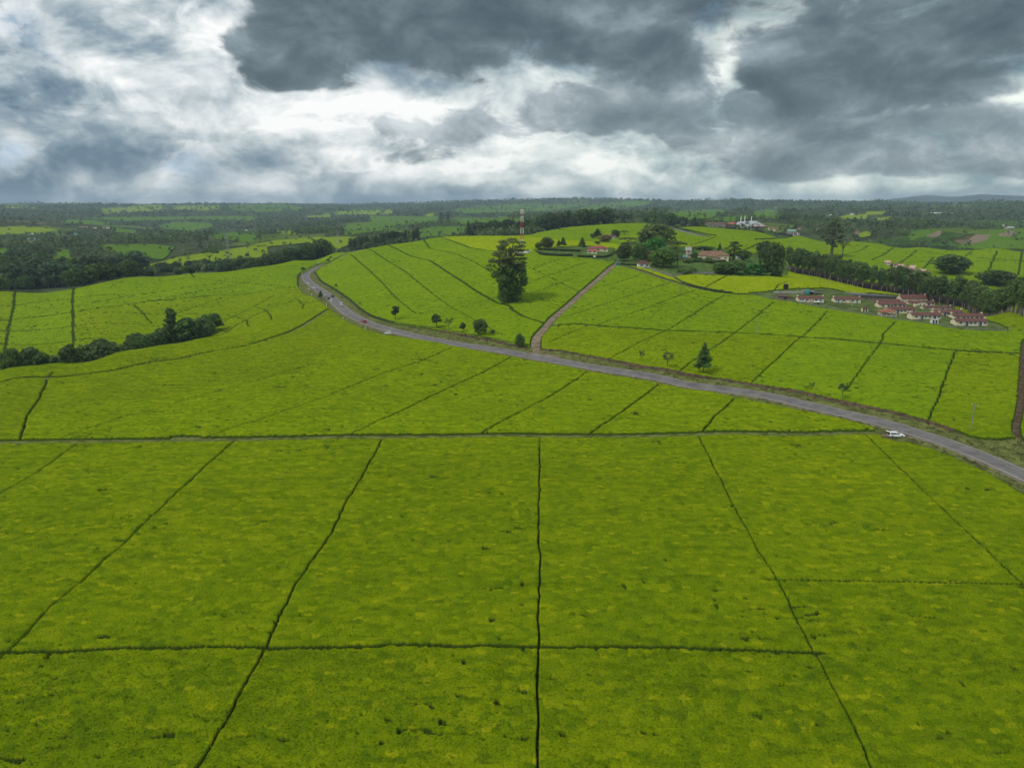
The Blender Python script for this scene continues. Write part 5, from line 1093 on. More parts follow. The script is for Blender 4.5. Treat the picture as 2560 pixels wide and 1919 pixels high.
house('bright red roofed outbuilding in front of the bungalow', z3(690,532), 25, 5, 2.2, 1.2, R(-3), 'C', M_brt, M_cream, name='outbuilding', cat='outbuilding', caps=False)
house('white walled house half hidden by the bungalow trees', z3(875,410), 15, 7, 3.0, 2.0, R(10), 'C', M_rtile, M_white)
p = at_px(z3(1520,566)); t = thing('garden_tower', 'slim pink and white water tower beside the manor', 'tower', tuple(p)); MB().box(-1.6, 1.6, -1.6, 1.6, -1, 6.2).build('shaft', M_pink, t); MB().box(-2.1, 2.1, -2.1, 2.1, 6.2, 8.6).build('tank_box', M_white, t); MB().box(-2.3, 2.3, -2.3, 2.3, 8.6, 8.9).build('cap', M_pink, t)
for z in (1.5, 4.0): window(t, 0, -1.6, z, .9, 1.3)
for x in (-1.75, 1.75): MB().box(x-.18, x+.18, -1.8, -1.62, -1, 6.2).build('pier', M_white, t)
house('teal roofed garden shed left of the manor', z3(1478,585), 14, 4, 2.1, .9, 0, 'C', M_teal, M_wood, name='garden_shed', cat='shed', caps=False)
house('pale roofed shed right of the manor', z3(1960,582), 14, 4, 2.1, .8, 0, 'C', M_grey, M_white, name='garden_shed', cat='shed', caps=False)
p = at_px(z3(915,634)); t = thing('kiosk', 'teal painted kiosk at the top of the dirt track', 'kiosk', tuple(p), R(10)); MB().box(-1.6, 1.6, -1, 1, -.3, 2.2).build('body', M_teal, t); MB().box(-1.9, 1.9, -1.3, 1.3, 2.2, 2.35).build('roof', M_grey, t); MB().box(-.9, .9, -1.04, -1, 1.0, 1.8).build('hatch', M_glass, t)
def wall_line(name, label, pts, h, m, cat='wall', cope=None, th=.3):
    L = smooth_line(line(pts, .2), 4.0); seg = []; o0 = L[len(L)//2]; t = thing(name, label, cat, (o0[0], o0[1], float(T(*o0))))
    b = MB(); c = MB()
    for p_, q_ in zip(L[:-1], L[1:]):
        u_ = (q_-p_)/np.hypot(*(q_-p_)); nn = np.array([-u_[1], u_[0]])*th/2; z0, z1_ = float(T(*p_)), float(T(*q_)); o = np.array([o0[0], o0[1], float(T(*o0))])
        cs = [np.r_[p_-nn, z0-.6]-o, np.r_[q_-nn, z1_-.6]-o, np.r_[q_+nn, z1_-.6]-o, np.r_[p_+nn, z0-.6]-o, np.r_[p_-nn, z0+h]-o, np.r_[q_-nn, z1_+h]-o, np.r_[q_+nn, z1_+h]-o, np.r_[p_+nn, z0+h]-o]
        b.add(cs, [(4, 5, 6, 7), (0, 1, 5, 4), (2, 3, 7, 6)])
        if cope: up = [np.r_[p_-nn*1.3, z0+h]-o, np.r_[q_-nn*1.3, z1_+h]-o, np.r_[q_+nn*1.3, z1_+h]-o, np.r_[p_+nn*1.3, z0+h]-o]; c.add(up + [v_+np.array([0, 0, .18]) for v_ in up], [(4, 5, 6, 7), (0, 1, 5, 4), (2, 3, 7, 6)])
    b.build('wall', m, t)
    if cope: c.build('coping', cope, t)
wall_line('garden_wall', 'dark stone garden wall from the gate lodge to the corner', Z3(1150,658, 1220,682, 1300,706, 1385,738), 1.7, M_stone, cope=M_conc)
wall_line('garden_wall', 'pale stone garden wall right of the corner', Z3(1392,736, 1440,722, 1500,712, 1600,704, 1740,706), 1.7, M_conc, cope=M_stone)
def hedge(label, pts, h, w, m, name='hedge', dens=14):
    L = smooth_line(line(pts, .2), 1.6); rng = np.random.default_rng(len(label)); o0 = L[len(L)//2]; z0 = float(T(*o0)); bl = [(x-o0[0], y-o0[1], float(T(x, y))-z0+h*.5, w*.62, w*.62, h*.55) for x, y in L]
    V, Fq = leaves(bl, len(L)*dens*2, .26, rng, inner=.75); t = thing(name, label, 'hedge', (o0[0], o0[1], z0)); link('foliage', mesh_np('foliage', V, Fq, m), t)
    core = MB()
    for p_, q_ in zip(L[:-1], L[1:]): core.tube([(p_[0]-o0[0], p_[1]-o0[1], float(T(*p_))-z0+h*.45), (q_[0]-o0[0], q_[1]-o0[1], float(T(*q_))-z0+h*.45)], [w*.42, w*.42], 6)
    core.build('branches', mat('hedge_core', (0.03, 0.04, 0.015), .95, .3), t)
hedge('clipped hedge left of the bungalow drive, front run', Z3(215,528, 300,545, 420,552, 520,552), 2.4, 2.2, L_hedge); hedge('clipped hedge behind the front run, left of the bungalow', Z3(230,500, 400,508, 590,516), 2.6, 2.4, L_dark)
hedge('clipped curved hedge in front of the red roofed bungalow', Z3(568,560, 680,564, 780,566, 850,548, 880,520), 2.2, 2.2, L_hedge); hedge('dark hedge at the top of the dirt track beside the kiosk', Z3(930,622, 1010,634, 1085,636), 1.8, 2.2, L_dark)
hedge('trimmed hedge along the manor terrace', Z3(1560,605, 1700,606, 1850,600), 1.6, 2.4, L_mid); hedge('hedge along the yellow field below the manor track', Z3(1405,752, 1480,790, 1600,826, 1750,858, 1900,880), 1.7, 2.2, L_hedge)
hedge('dark hedge in front of the factory', W4(650,184, 1000,188, 1250,202, 1420,214, 1700,245, 1950,272, 2110,298), 3.0, 3.2, L_dark, dens=9); hedge('hedge beside the back road', W4(640,192, 800,222, 960,258, 1100,288, 1180,298), 2.2, 2.6, L_dark, dens=9)
hedge('hedge along the back road lower right', W4(1660,345, 1850,338, 2000,328, 2120,312), 2.0, 2.6, L_dark, dens=9); hedge('bushy edge of the tea inside the road bend', PX(788,682, 804.6,704.6, 837,724, 873,748.6, 899,771, 930,791, 988.5,809), 1.5, 1.5, L_hedge, dens=10)
hedge('bushy tea edge above the road bank, left of the track', PX(988.5,809, 1080,822.6, 1103,825, 1190,842, 1280,859, 1320,865), 1.4, 1.4, L_hedge, dens=12)
hedge('bushy edge of the tea left of the upper road', W5(590,208, 470,255, 350,300, 240,355, 160,425, 145,500, 148,580), 1.5, 1.5, L_hedge, dens=10)

# factory
def shed_px(label, pt, wpx, dm, hw, rise, rz, roof, wall, gable=False, **kw): return house(label, pt, wpx, dm, hw, rise, rz, 'C', roof, wall, name='factory_shed', cat='shed', caps=False, group='factory buildings', **kw)
p = at_px(w4(1695,212)); d = depth(p)/FOC; t = thing('factory', 'white factory gable with red canopy and long grey roof', 'factory', (p[0], p[1], p[2]), R(2), 'factory buildings'); gw = 200/4.9156*d; gh = 92/4.9156*d
MB().prism([(-gw/2, -2), (gw/2, -2), (gw/2, gh*.42), (0, gh), (-gw/2, gh*.42)], 0, 46).build('wall', M_white, t); MB().prism([(-gw/2-.8, gh*.38), (0, gh+.05), (gw/2+.8, gh*.38), (gw/2+.8, gh*.38+.5), (0, gh+.6), (-gw/2-.8, gh*.38+.5)], -.8, 47).build('roof', M_grey, t)
MB().box(-gw*.35, gw*.5, -4, -.02, gh*.33, gh*.39).build('canopy', M_brt, t); MB().box(-gw*.35, gw*.5, -.06, -.01, 0, gh*.3).build('shutter', M_shade, t); MB().box(-gw*.1, gw*.1, -.08, -.012, gh*.5, gh*.6).build('window', M_glass, t)
shed_px('long grey roofed factory hall with red fascia', w4(1530,198), 170/4.9, 26, 6, 5, R(2), M_grey, M_white); shed_px('red factory shed left of the long grey hall', w4(1365,186), 120/4.9, 16, 5, 3.5, R(2), M_brt, M_rust)
shed_px('brown roofed store, middle of the factory row', w4(1230,184), 130/4.9, 14, 4, 3.5, R(2), M_rust, M_conc); shed_px('brown roofed store, left of the factory row', w4(1100,180), 125/4.9, 14, 4, 3.5, R(2), M_rust, M_conc)
house('cream house with brown roof left of the factory row', w4(785,172), 130/4.9, 9, 3.4, 2.6, R(2), 'C', M_rtile, M_cream, group='factory buildings', caps=False); house('small white roofed building behind the factory wood', w4(925,145), 8, 6, 3, 2, 0, 'C', M_white, M_white, caps=False)
house('pale green roofed shed right of the factory', w4(2095,268), 130/4.9, 12, 4, 3, R(-6), 'C', M_green, M_conc, group='factory buildings', caps=False); house('orange roofed cottages right of the factory gable', w4(1930,240), 90/4.9, 8, 3, 2.2, R(-3), 'C', M_tan, M_cream, group='factory buildings', caps=False)
house('low cottage between gable and green shed', w4(1850,226), 60/4.9, 8, 3, 2.2, R(-3), 'C', M_orange, M_cream, group='factory buildings', caps=False); house('brick red cottage by the back road', w4(2150,296), 40/4.9, 7, 3, 2, 0, 'C', M_rtile, M_pink, group='factory buildings', caps=False); house('white walled cottage at the end of the back road', w4(2190,285), 26/4.9, 7, 3, 2, 0, 'C', M_rust, M_white, caps=False)
for i, (x, y) in enumerate(((1477, 70), (1525, 65), (1606, 70))):
    p = at_px(w4(x, 205)); d = depth(p)/FOC; p = hit(w4(x, 205)[0], w4(x, 205)[1], 0, 20); h = (205-y)/4.9156*d
    t = thing('chimney_stack', ('left white factory chimney, trailing smoke', 'middle white factory chimney', 'right white factory chimney')[i], 'chimney', tuple(p), 0, 'factory chimneys'); MB().tube([(0, 0, -2), (0, 0, h*.5), (0, 0, h)], [1.0, .8, .7], 12).build('stack', M_whp, t); MB().tube([(0, 0, h), (0, 0, h+.8)], [.9, .9], 12).build('rim', M_grey, t)
    if i == 0: SMK = (p[0], p[1], p[2]+h)
def smoke():
    m = bpy.data.materials.new('smoke'); m.use_nodes = True; tt_ = NT(m.node_tree); v = tt_.n('ShaderNodeVolumePrincipled'); v.inputs['Color'].default_value = (.75, .85, .95, 1)
    n = tt_.noise(tt_.n('ShaderNodeTexCoord').outputs['Object'], .06, 3)[0]; tt_.put(v.inputs['Density'], tt_.m('MULTIPLY', tt_.sstep(n, .35, .7), .02)); o = tt_.n('ShaderNodeOutputMaterial'); tt_.put(o.inputs['Volume'], v.outputs[0])
    ob = MB().tube([(0, 0, .6), (-8, 4, 7), (-22, 10, 16), (-42, 16, 24), (-66, 20, 31)], [.8, 2.2, 4.5, 6.5, 8.5], 10).build('smoke', m); ob.location = SMK; tag(ob, 'thin blue smoke drifting left from a factory chimney', 'smoke', None, 'stuff')
smoke()
# row cottages beyond the belt, hamlets farther off
for i, (x, y) in enumerate(((1012, 628), (1085, 648), (1125, 662), (1170, 674), (1212, 690), (1252, 706), (1310, 706), (1352, 720), (1225, 672))):
    house(('first', 'second', 'third', 'fourth', 'fifth', 'sixth', 'seventh', 'last', 'rear')[i] + ' cottage from the left in the row beyond the belt', z4(x, y), 15, 6, 2.5, 1.5, R(-25), 'C', M_tan if i % 2 else M_pink, M_cream, group='row cottages beyond the eucalyptus belt', caps=False)
for lb, pt, w, rf, wl in (('white roofed hut in the left hamlet', z1(290,380), 26, M_white, M_conc), ('pale blue roofed hut in the left hamlet', z1(405,382), 14, M_white, M_white), ('teal roofed shed right in the left hamlet', z1(620,375), 22, M_teal, M_conc), ('teal roofed shed lower left in the hamlet', z1(272,418), 20, M_green, M_conc), ('second teal roofed shed lower in the hamlet', z1(372,420), 16, M_green, M_conc),
    ('white hut below the left hamlet', z1(756,446), 13, M_white, M_white), ('brown red roofed house above the left hamlet', z1(712,308), 18, M_rtile, M_cream), ('long pale shed above the left hamlet', z1(875,322), 40, M_pink, M_conc), ('red roofed farmhouse in the left valley woods', z1(1050,388), 22, M_rtile, M_cream), ('small brick hut in the left valley woods', z1(915,426), 10, M_rust, M_conc), ('white house far right on the left slopes', z1(2110,338), 12, M_grey, M_white), ('low brown roofed house on the left edge', z1(60,395), 18, M_rust, M_conc),
    ('white farmhouse high on the right far slope', z4(1228,186), 14, M_rtile, M_white), ('long pale greenhouse on the right far slope', z4(1430,190), 46, M_white, M_green), ('small pale hut left on the right far slope', z4(550,210), 9, M_grey, M_white), ('pale hut beside the vivid plots', z4(722,200), 9, M_grey, M_white), ('red roofed hut in the right valley', z4(740,306), 15, M_rtile, M_cream), ('pink walled hut in the right valley', z4(430,336), 9, M_rtile, M_pink), ('red roofed hut lower in the right valley', z4(772,368), 11, M_orange, M_pink), ('grey roofed barn on the patchwork slope', z4(2095,326), 22, M_grey, M_conc), ('small grey hut above the grey barn', z4(2050,300), 9, M_grey, M_white), ('tiny hut left on the far right slope', z4(300,136), 8, M_grey, M_white), ('tiny hut upper on the far right slope', z4(65,140), 8, M_rtile, M_cream), ('brown hut on the right valley floor', z4(265,325), 10, M_rtile, M_pink), ('pale hut below the right ridge', z4(1580,190), 10, M_grey, M_cream)):
    house(lb, pt, w, 8, 3.4, 2.2, R(random.uniform(-12, 12)), 'C', rf, wl, group='far farm buildings', caps=False, plain=w < 16)

# ------------------------------------------------------------------ mast, poles, fence, signs
p = at_px((1305, 629)); d = depth(p)/FOC; MH = 101*d
t = thing('radio_mast', 'red and white lattice radio mast behind the giant tree', 'mast', tuple(p))
for s_ in range(7):
    b = MB(); z0, z1_ = MH*s_/7, MH*(s_+1)/7; w0, w1_ = 1.7-1.0*s_/7, 1.7-1.0*(s_+1)/7; cs = [(-1, -1), (1, -1), (1, 1), (-1, 1)]
    for i in range(4):
        (x, y), (x2, y2) = cs[i], cs[(i+1) % 4]; b.tube([(x*w0, y*w0, z0), (x*w1_, y*w1_, z1_)], .16, 5); zm = (z0+z1_)/2; wm = (w0+w1_)/2
        b.tube([(x*w0, y*w0, z0), (x2*wm, y2*wm, zm)], .09, 4).tube([(x2*wm, y2*wm, zm), (x*w1_, y*w1_, z1_)], .09, 4).tube([(x*w1_, y*w1_, z1_), (x2*w1_, y2*w1_, z1_)], .09, 4)
    b.build('lattice_section', M_redp if s_ % 2 == 0 else M_whp, t)
for a_ in range(5): MB().box(-.28, .28, -.14, .14, MH-3.2, MH+.4).build('antenna', M_whp, t).matrix_local = Matrix.Rotation(a_*1.2566, 4, 'Z') @ Matrix.Translation((0, -1.25, 0))
p = at_px(z3(95,524)); t = thing('equipment_hut', 'low pale equipment hut at the mast foot', 'hut', tuple(p)); MB().box(-2.5, 2.5, -1.6, 1.6, -.5, 2.0).build('wall', M_white, t); MB().box(-2.8, 2.8, -1.9, 1.9, 2.0, 2.2).build('roof', M_conc, t); MB().box(-.5, .5, -1.66, -1.6, 0, 1.8).build('door', M_grey, t)
wall_line('compound_wall', 'pale wall round the mast compound', Z3(15,524, 60,530, 150,524, 155,508), 1.7, M_white)
def pole(label, pt, hpx, m=M_pole, arm=True):
    p = at_px(pt); h = hpx*depth(p)/FOC; t = thing('utility_pole', label, 'pole', tuple(p), random.uniform(-.4, .4), 'utility poles'); MB().tube([(0, 0, -.8), (0, 0, h*.5), (0, 0, h)], [.17, .14, .10], 8).build('shaft', m, t)
    if arm:
        MB().box(-.85, .85, -.06, .06, h-.5, h-.38).build('cross_arm', M_wood, t)
        for x in (-.75, 0, .75): MB().tube([(x, 0, h-.38), (x, 0, h-.16)], .06, 6).build('insulator', M_whp, t)
pole('slim pale pole on the field path above the road', z3(2110,1237), 46, M_pole, False); pole('grey pole in front of the bungalow hedge', z3(405,552), 26); pole('grey pole on the verge at the right above the road', Y5(830,1040)[0], 77, M_pole)
pole('pole between the second and third settlement houses', w1(1550,446), 27, M_wood); pole('tall pole left of the highest red roof', w1(1795,345), 34, M_wood); pole('pole in front of the eucalyptus edge', w1(1305,215), 20, M_pole); pole('pole in the middle of the settlement', w2(1235,476), 37, M_pole); pole('pole behind the arched hall', w2(955,262), 24, M_wood)
pole('faint pole in the tea below the garden track', z3(1455,892), 36, M_wood); pole('faint pole on the yellow field edge', w1(935,222), 28, M_pole); pole('pole left of the bungalow roofs', z3(597,515), 18); pole('short dark post at the track mouth', z3(85,1427), 14, M_wood, False)
pole('left faint pole on the yellow field edge', w1(815,222), 24, M_wood)
def pylon(label, pt, hpx):
    p = at_px(pt); h = hpx*depth(p)/FOC; t = thing('pylon', label, 'pylon', tuple(p), .3, 'power pylons'); b = MB()
    for x, y in ((-1, -1), (1, -1), (1, 1), (-1, 1)): b.tube([(x*3, y*3, -1), (x*.6, y*.6, h*.7), (x*.3, y*.3, h)], .25, 4)
    b.build('lattice_legs', M_grey, t)
    for z in (.7, .82, .94): MB().box(-4, 4, -.2, .2, h*z-.2, h*z+.2).build('cross_arm', M_grey, t)
pylon('grey power pylon on the bright spur field', z1(1980,600), 70); pylon('grey power pylon beyond the round dark trees', z2(710,462), 38)
# fence of the settlement
L = smooth_line(line(W1(-60,350, 0,357, 400,408, 830,492, 1300,572, 1700,636, 2150,702) + W2(1400,584, 1700,604, 2030,624, 2045,585), .1), 2.6); o0 = L[len(L)//2]; z0 = float(T(*o0)); t = thing('fence', 'grey stick fence along the front of the settlement', 'fence', (o0[0], o0[1], z0)); pm = MB().tube([(0, 0, -.3), (0, 0, 1.5)], .09, 5).mesh('post', M_wood)
for x, y in L: o = link('post', pm, t, (x-o0[0], y-o0[1], float(T(x, y))-z0))
rl = MB()
for p_, q_ in zip(L[:-1], L[1:]):
    for z in (.5, .95, 1.4): rl.tube([(p_[0]-o0[0], p_[1]-o0[1], float(T(*p_))-z0+z), (q_[0]-o0[0], q_[1]-o0[1], float(T(*q_))-z0+z)], .03, 4)
rl.build('wires', M_grey, t); rng = np.random.default_rng(3); pk = MB()
for p_, q_ in zip(L[:-1], L[1:]):
    for k in range(5):
        a_ = rng.random(); x, y = p_+(q_-p_)*a_; pk.tube([(x-o0[0], y-o0[1], float(T(x, y))-z0-.1), (x-o0[0]+rng.normal()*.1, y-o0[1], float(T(x, y))-z0+1.0+.5*rng.random())], .045, 4)
o = pk.build('pickets', M_wood, t); o['kind'] = 'stuff'
L = smooth_line(line(W5(900,1035, 1000,1085, 1100,1130, 1200,1170, 1300,1205, 1440,1248), .1), 3.2); o0 = L[0]; z0 = float(T(*o0)); t = thing('guard_rail', 'low post barrier on the outside of the road curve', 'barrier', (o0[0], o0[1], z0)); pm = MB().box(-.09, .09, -.09, .09, -.3, .9).mesh('post', M_wood)
for x, y in L: link('post', pm, t, (x-o0[0], y-o0[1], float(T(x, y))-z0))
rl = MB()
for p_, q_ in zip(L[:-1], L[1:]): rl.tube([(p_[0]-o0[0], p_[1]-o0[1], float(T(*p_))-z0+.75), (q_[0]-o0[0], q_[1]-o0[1], float(T(*q_))-z0+.75)], .07, 4)
rl.build('rail', M_wood, t)
for i, pt in enumerate((w5(150,628), w5(210,708), w5(365,722), w5(320,645), w5(845,1086), w5(1190,1247), w5(590,878), w5(590,900))):
    p = at_px(pt); lbs = ('white marker post below the bend, farthest left', 'white marker post left of the stopped cars', 'white marker post right of the leftmost pair', 'pale stub by the bend lay-by', 'white marker post above the curve barrier', 'white marker post at the lower end of the barrier', 'white marker post by the brown lane mouth', 'second marker post by the brown lane mouth')
    t = thing('marker_post', lbs[i], 'post', tuple(p), 0, 'white roadside marker posts'); MB().box(-.18, .18, -.18, .18, -.2, 1.25).build('shaft', M_whp, t); MB().box(-.2, .2, -.2, .2, 1.25, 1.4).build('cap', M_black, t)
p = at_px(z3(712,572)); t = thing('sign_board', 'blank white sign board beside the bungalow drive', 'sign', tuple(p)); MB().box(-1.0, 1.0, -.05, .05, 1.0, 2.3).build('board', M_whp, t)
for x in (-.8, .8): MB().box(x-.06, x+.06, .05, .12, -.3, 2.3).build('post', M_wood, t)

# ------------------------------------------------------------------ vehicles
M_rub = mat('tyre', (0.02, 0.02, 0.02), .8, .1); M_rim = mat('wheel_rim', (.45, .45, .46), .35, .05, metal=.6); M_cgl = mat('car_glass', (.03, .04, .045), .08, .1, 1, .7); M_lamp = mat('head_lamp', (.75, .75, .72), .2, .05); M_tail = mat('tail_lamp', (.45, .03, .02), .3, .05)
def paint(n, c): return mat(n, c, .28, .04, 1.0, .5)
PAINT = {'white': paint('white_paint', (.80, .80, .79)), 'red': paint('red_paint', (.42, .03, .05)), 'dark': paint('dark_grey_paint', (.05, .05, .055)), 'silver': paint('silver_paint', (.42, .43, .45)), 'green': paint('dark_green_paint', (.06, .09, .05))}
def car_meshes(kind):
    L, Wd, H = {'estate': (4.5, 1.75, 1.5), 'hatch': (4.0, 1.7, 1.48), 'suv': (4.7, 1.9, 1.85), 'van': (4.9, 1.8, 2.0)}[kind]; hl = L/2; hb = H*.58; D = {}
    body = [(-hl, .32), (-hl+.25, .25), (hl-.3, .25), (hl, .38), (hl-.03, hb*.72), (hl-.25, hb*.86), (hl*.42, hb), (-hl+.04, hb), (-hl, hb*.7)]
    if kind == 'van': cab = [(hl*.62, hb-.02), (hl*.38, H-.06), (hl*.2, H), (-hl+.12, H), (-hl+.05, hb-.02)]
    elif kind == 'hatch': cab = [(hl*.46, hb-.02), (hl*.10, H-.05), (-.1, H), (-hl*.72, H-.06), (-hl+.06, hb-.02)]
    else: cab = [(hl*.46, hb-.02), (hl*.12, H-.06), (-.05, H), (-hl+.3, H-.05), (-hl+.05, hb-.02)]
    def pris(poly, w0, w1): b = MB().prism(poly, -1, 1); top = max(z for _, z in poly); bot = min(z for _, z in poly); b.v = [(x, y*(w0+(w1-w0)*(z-bot)/(top-bot)), z) for x, y, z in b.v]; return b
    D['body'] = pris(body, Wd/2, Wd/2-.04); cb = pris(cab, Wd/2-.06, Wd/2-.24); D['cabin'] = cb
    zt, zb = H-.12, hb+.05; wy = lambda z: (Wd/2-.06)+(-.18)*(z-(hb-.02))/(H-hb+.02)
    xf0, xf1 = cab[0][0], cab[1][0]; xr0 = cab[-1][0]
    def side(x0, x1, x2, x3): b = MB(); [b.add([(x0, s_*(wy(zb)+.012), zb), (x1, s_*(wy(zb)+.012), zb), (x2, s_*(wy(zt)+.012), zt), (x3, s_*(wy(zt)+.012), zt)], [(0, 1, 2, 3)]) for s_ in (-1, 1)]; return b
    mid = -.15
    D['front_window'] = side(mid+.06, xf0-.25, xf1-.12, mid+.06); D['rear_window'] = side(xr0+.25, mid-.06, mid-.06, cab[3][0]+.12 if len(cab) > 4 else xr0+.3)
    ws = lambda z: xf0+(xf1-xf0)*(z-(hb-.02))/((H-.06)-(hb-.02)); D['windscreen'] = MB().add([(ws(zb)+.03, -wy(zb)+.08, zb), (ws(zb)+.03, wy(zb)-.08, zb), (ws(zt)+.03, wy(zt)-.06, zt), (ws(zt)+.03, -wy(zt)+.06, zt)], [(0, 1, 2, 3)])
    x3 = cab[3][0]; rs = lambda z: xr0+(x3-xr0)*(z-(hb-.02))/((H-.05)-(hb-.02)); D['rear_screen'] = MB().add([(rs(zb)-.03, -wy(zb)+.1, zb), (rs(zb)-.03, wy(zb)-.1, zb), (rs(zt)-.03, wy(zt)-.08, zt), (rs(zt)-.03, -wy(zt)+.08, zt)], [(0, 1, 2, 3)])
    return L, Wd, H, hb, D
CARM = {}
def car(label, pt, kind, col, head=None, tailgate=False, group='cars on the road', name='car', loc=None, off=None):
    if kind not in CARM:
        L, Wd, H, hb, D = car_meshes(kind); CARM[kind] = (L, Wd, H, hb, {k: b.mesh(k, None) for k, b in D.items()})
        wh = MB().tube([(0, -.11, 0), (0, .11, 0)], .32, 14).mesh('tyre', M_rub); rm = MB().tube([(0, -.12, 0), (0, .12, 0)], .18, 10).mesh('rim', M_rim); CARM[kind] += (wh, rm)
    L, Wd, H, hb, D, wh, rm = CARM[kind]; p = np.array(at_px(pt, .5)); i = int(np.argmin(np.hypot(ROAD[:, 0]-p[0], ROAD[:, 1]-p[1]))); i = min(max(i, 1), len(ROAD)-2); tv = ROAD[i+1]-ROAD[i-1]; tv = tv/np.hypot(*tv); rz = math.atan2(tv[1], tv[0]) if head is None else head
    if off is not None: nn = np.array([tv[1], -tv[0]]); p[:2] = ROAD[i] + nn*off
    dr = abs((p[:2]-ROAD[i]) @ np.array([tv[1], -tv[0]])); zz = float(T(p[0], p[1])) + (.40 if dr < 3.5 else .27)
    t = thing(name, label, 'car', (p[0], p[1], zz), rz, group); pm_ = PAINT[col]
    def part(k, m): o = link(k, D[k], t); (o.data.materials.append(None) if not o.data.materials else 0); o.material_slots[0].link = 'OBJECT'; o.material_slots[0].material = m; return o
    for k in ('body', 'cabin'): part(k, pm_)
    for k in ('front_window', 'rear_window', 'windscreen') + (() if tailgate else ('rear_screen',)): part(k, M_cgl)
    for x in (-L*.31, L*.31):
        for s_ in (-1, 1): w_ = link('wheel', wh, t, (x, s_*(Wd/2-.1), .32)); link('rim', rm, w_)
    for s_ in (-1, 1): MB().box(L/2-.16, L/2-.005, s_*(Wd/2-.3)-.18, s_*(Wd/2-.3)+.18, hb*.66, hb*.82).build('headlight', M_lamp, t); MB().box(-L/2-.015, -L/2+.1, s_*(Wd/2-.2)-.12, s_*(Wd/2-.2)+.12, hb*.66, hb*.95).build('taillight', M_tail, t)
    if tailgate:
        MB().box(-L/2-.02, -L/2+.14, -Wd/2+.2, Wd/2-.2, .55, H-.18).build('boot_opening', M_black, t); tg = MB().box(-1.0, 0, -Wd/2+.14, Wd/2-.14, -.05, .05).build('tailgate', pm_, t); tg.location = (-L/2+.32, 0, H-.02); tg.rotation_euler = (0, R(14), 0); o = MB().box(-.55, -.1, -Wd/2+.25, Wd/2-.25, -.075, -.052).build('rear_screen', M_cgl, tg)
    return t
car('white estate car with its tailgate open, parked off the road', (2240, 1089), 'estate', 'white', head=R(-4), tailgate=True, group=None)
car('white hatchback pulled off below the road curve', w5(1538,1312), 'hatch', 'white', head=R(172)); car('red and white car driving down the curve', w5(1230,1130), 'suv', 'red', off=-1.6); car('white van on the outer lane above the curve', w5(865,870), 'van', 'white', off=1.7)
car('white car at the lane mouth, last of the stopped cars', w5(660,820), 'suv', 'white', off=-2.6); car('dark car just above the white stopped car', w5(625,785), 'suv', 'dark', off=-2.7); car('dark green car on the right lane of the stopped cars', w5(668,745), 'suv', 'green', off=1.6); car('silver car half behind the conical tree', w5(590,745), 'hatch', 'silver', off=-3.0)
car('silver car left of the conical tree', w5(445,640), 'suv', 'silver', off=-1.9); car('white car second in the bend', w5(375,622), 'hatch', 'white', off=-2.2); car('white car at the outside of the bend', w5(245,555), 'hatch', 'white', off=-2.6); car('white car climbing to the top of the road', w5(560,250), 'hatch', 'white', off=-1.2)
car('dark truck near the road crest', w5(655,155), 'van', 'dark', off=-4.8)

# ------------------------------------------------------------------ people
def person_mesh():
    me = bpy.data.meshes.new('body'); J = [(0, 0, .95, .15), (0, 0, 1.2, .14), (0, 0, 1.42, .15), (0, 0, 1.52, .06), (0, .01, 1.66, .105), (.19, 0, 1.42, .06), (.25, .03, 1.15, .045), (.24, -.08, .92, .035), (.24, -.1, .84, .04), (-.19, 0, 1.42, .06), (-.25, .03, 1.15, .045), (-.26, -.06, .92, .035), (-.26, -.08, .84, .04), (.1, 0, .88, .1), (.11, -.03, .5, .07), (.12, .02, .1, .05), (.12, -.14, .04, .045), (-.1, 0, .88, .1), (-.11, .03, .5, .07), (-.12, .08, .1, .05), (-.12, -.07, .04, .045)]
    E = [(0, 1), (1, 2), (2, 3), (3, 4), (2, 5), (5, 6), (6, 7), (7, 8), (2, 9), (9, 10), (10, 11), (11, 12), (0, 13), (13, 14), (14, 15), (15, 16), (0, 17), (17, 18), (18, 19), (19, 20)]
    me.from_pydata([j[:3] for j in J], E, []); me.skin_vertices.new() if hasattr(me.skin_vertices, 'new') else None
    return me, J
def cloth_mat(n, top, bot):
    m = bpy.data.materials.new(n); m.use_nodes = True; t = NT(m.node_tree); sp = t.n('ShaderNodeSeparateXYZ'); t.put(sp.inputs[0], t.n('ShaderNodeTexCoord').outputs['Object'])
    c = t.ramp(t.m('DIVIDE', sp.outputs[2], 1.8), [(0, (.02, .015, .012, 1)), (.05, bot), (.52, top), (.825, (.09, .045, .025, 1)), (.94, (.01, .008, .007, 1))], 'CONSTANT'); b = t.n('ShaderNodeBsdfPrincipled'); t.put(b.inputs[0], c); b.inputs['Roughness'].default_value = .8; o = t.n('ShaderNodeOutputMaterial'); t.put(o.inputs[0], b.outputs[0]); return m
def person(label, pt, top, bot, rz):
    p = at_px(pt, .2); me, J = person_mesh(); o = link('person', me, None, tuple(p)); o.rotation_euler = (0, 0, rz); tag(o, label, 'person', 'people')
    bm = bmesh.new(); bm.from_mesh(me); sl = bm.verts.layers.skin.verify()
    for v, j in zip(bm.verts, J): v[sl].radius = (j[3], j[3]*.85); v[sl].use_root = (v.index == 0)
    bm.to_mesh(me); bm.free(); o.modifiers.new('skin', 'SKIN'); s_ = o.modifiers.new('sub', 'SUBSURF'); s_.levels = 1; s_.render_levels = 1; me.materials.append(cloth_mat('clothes', top, bot))
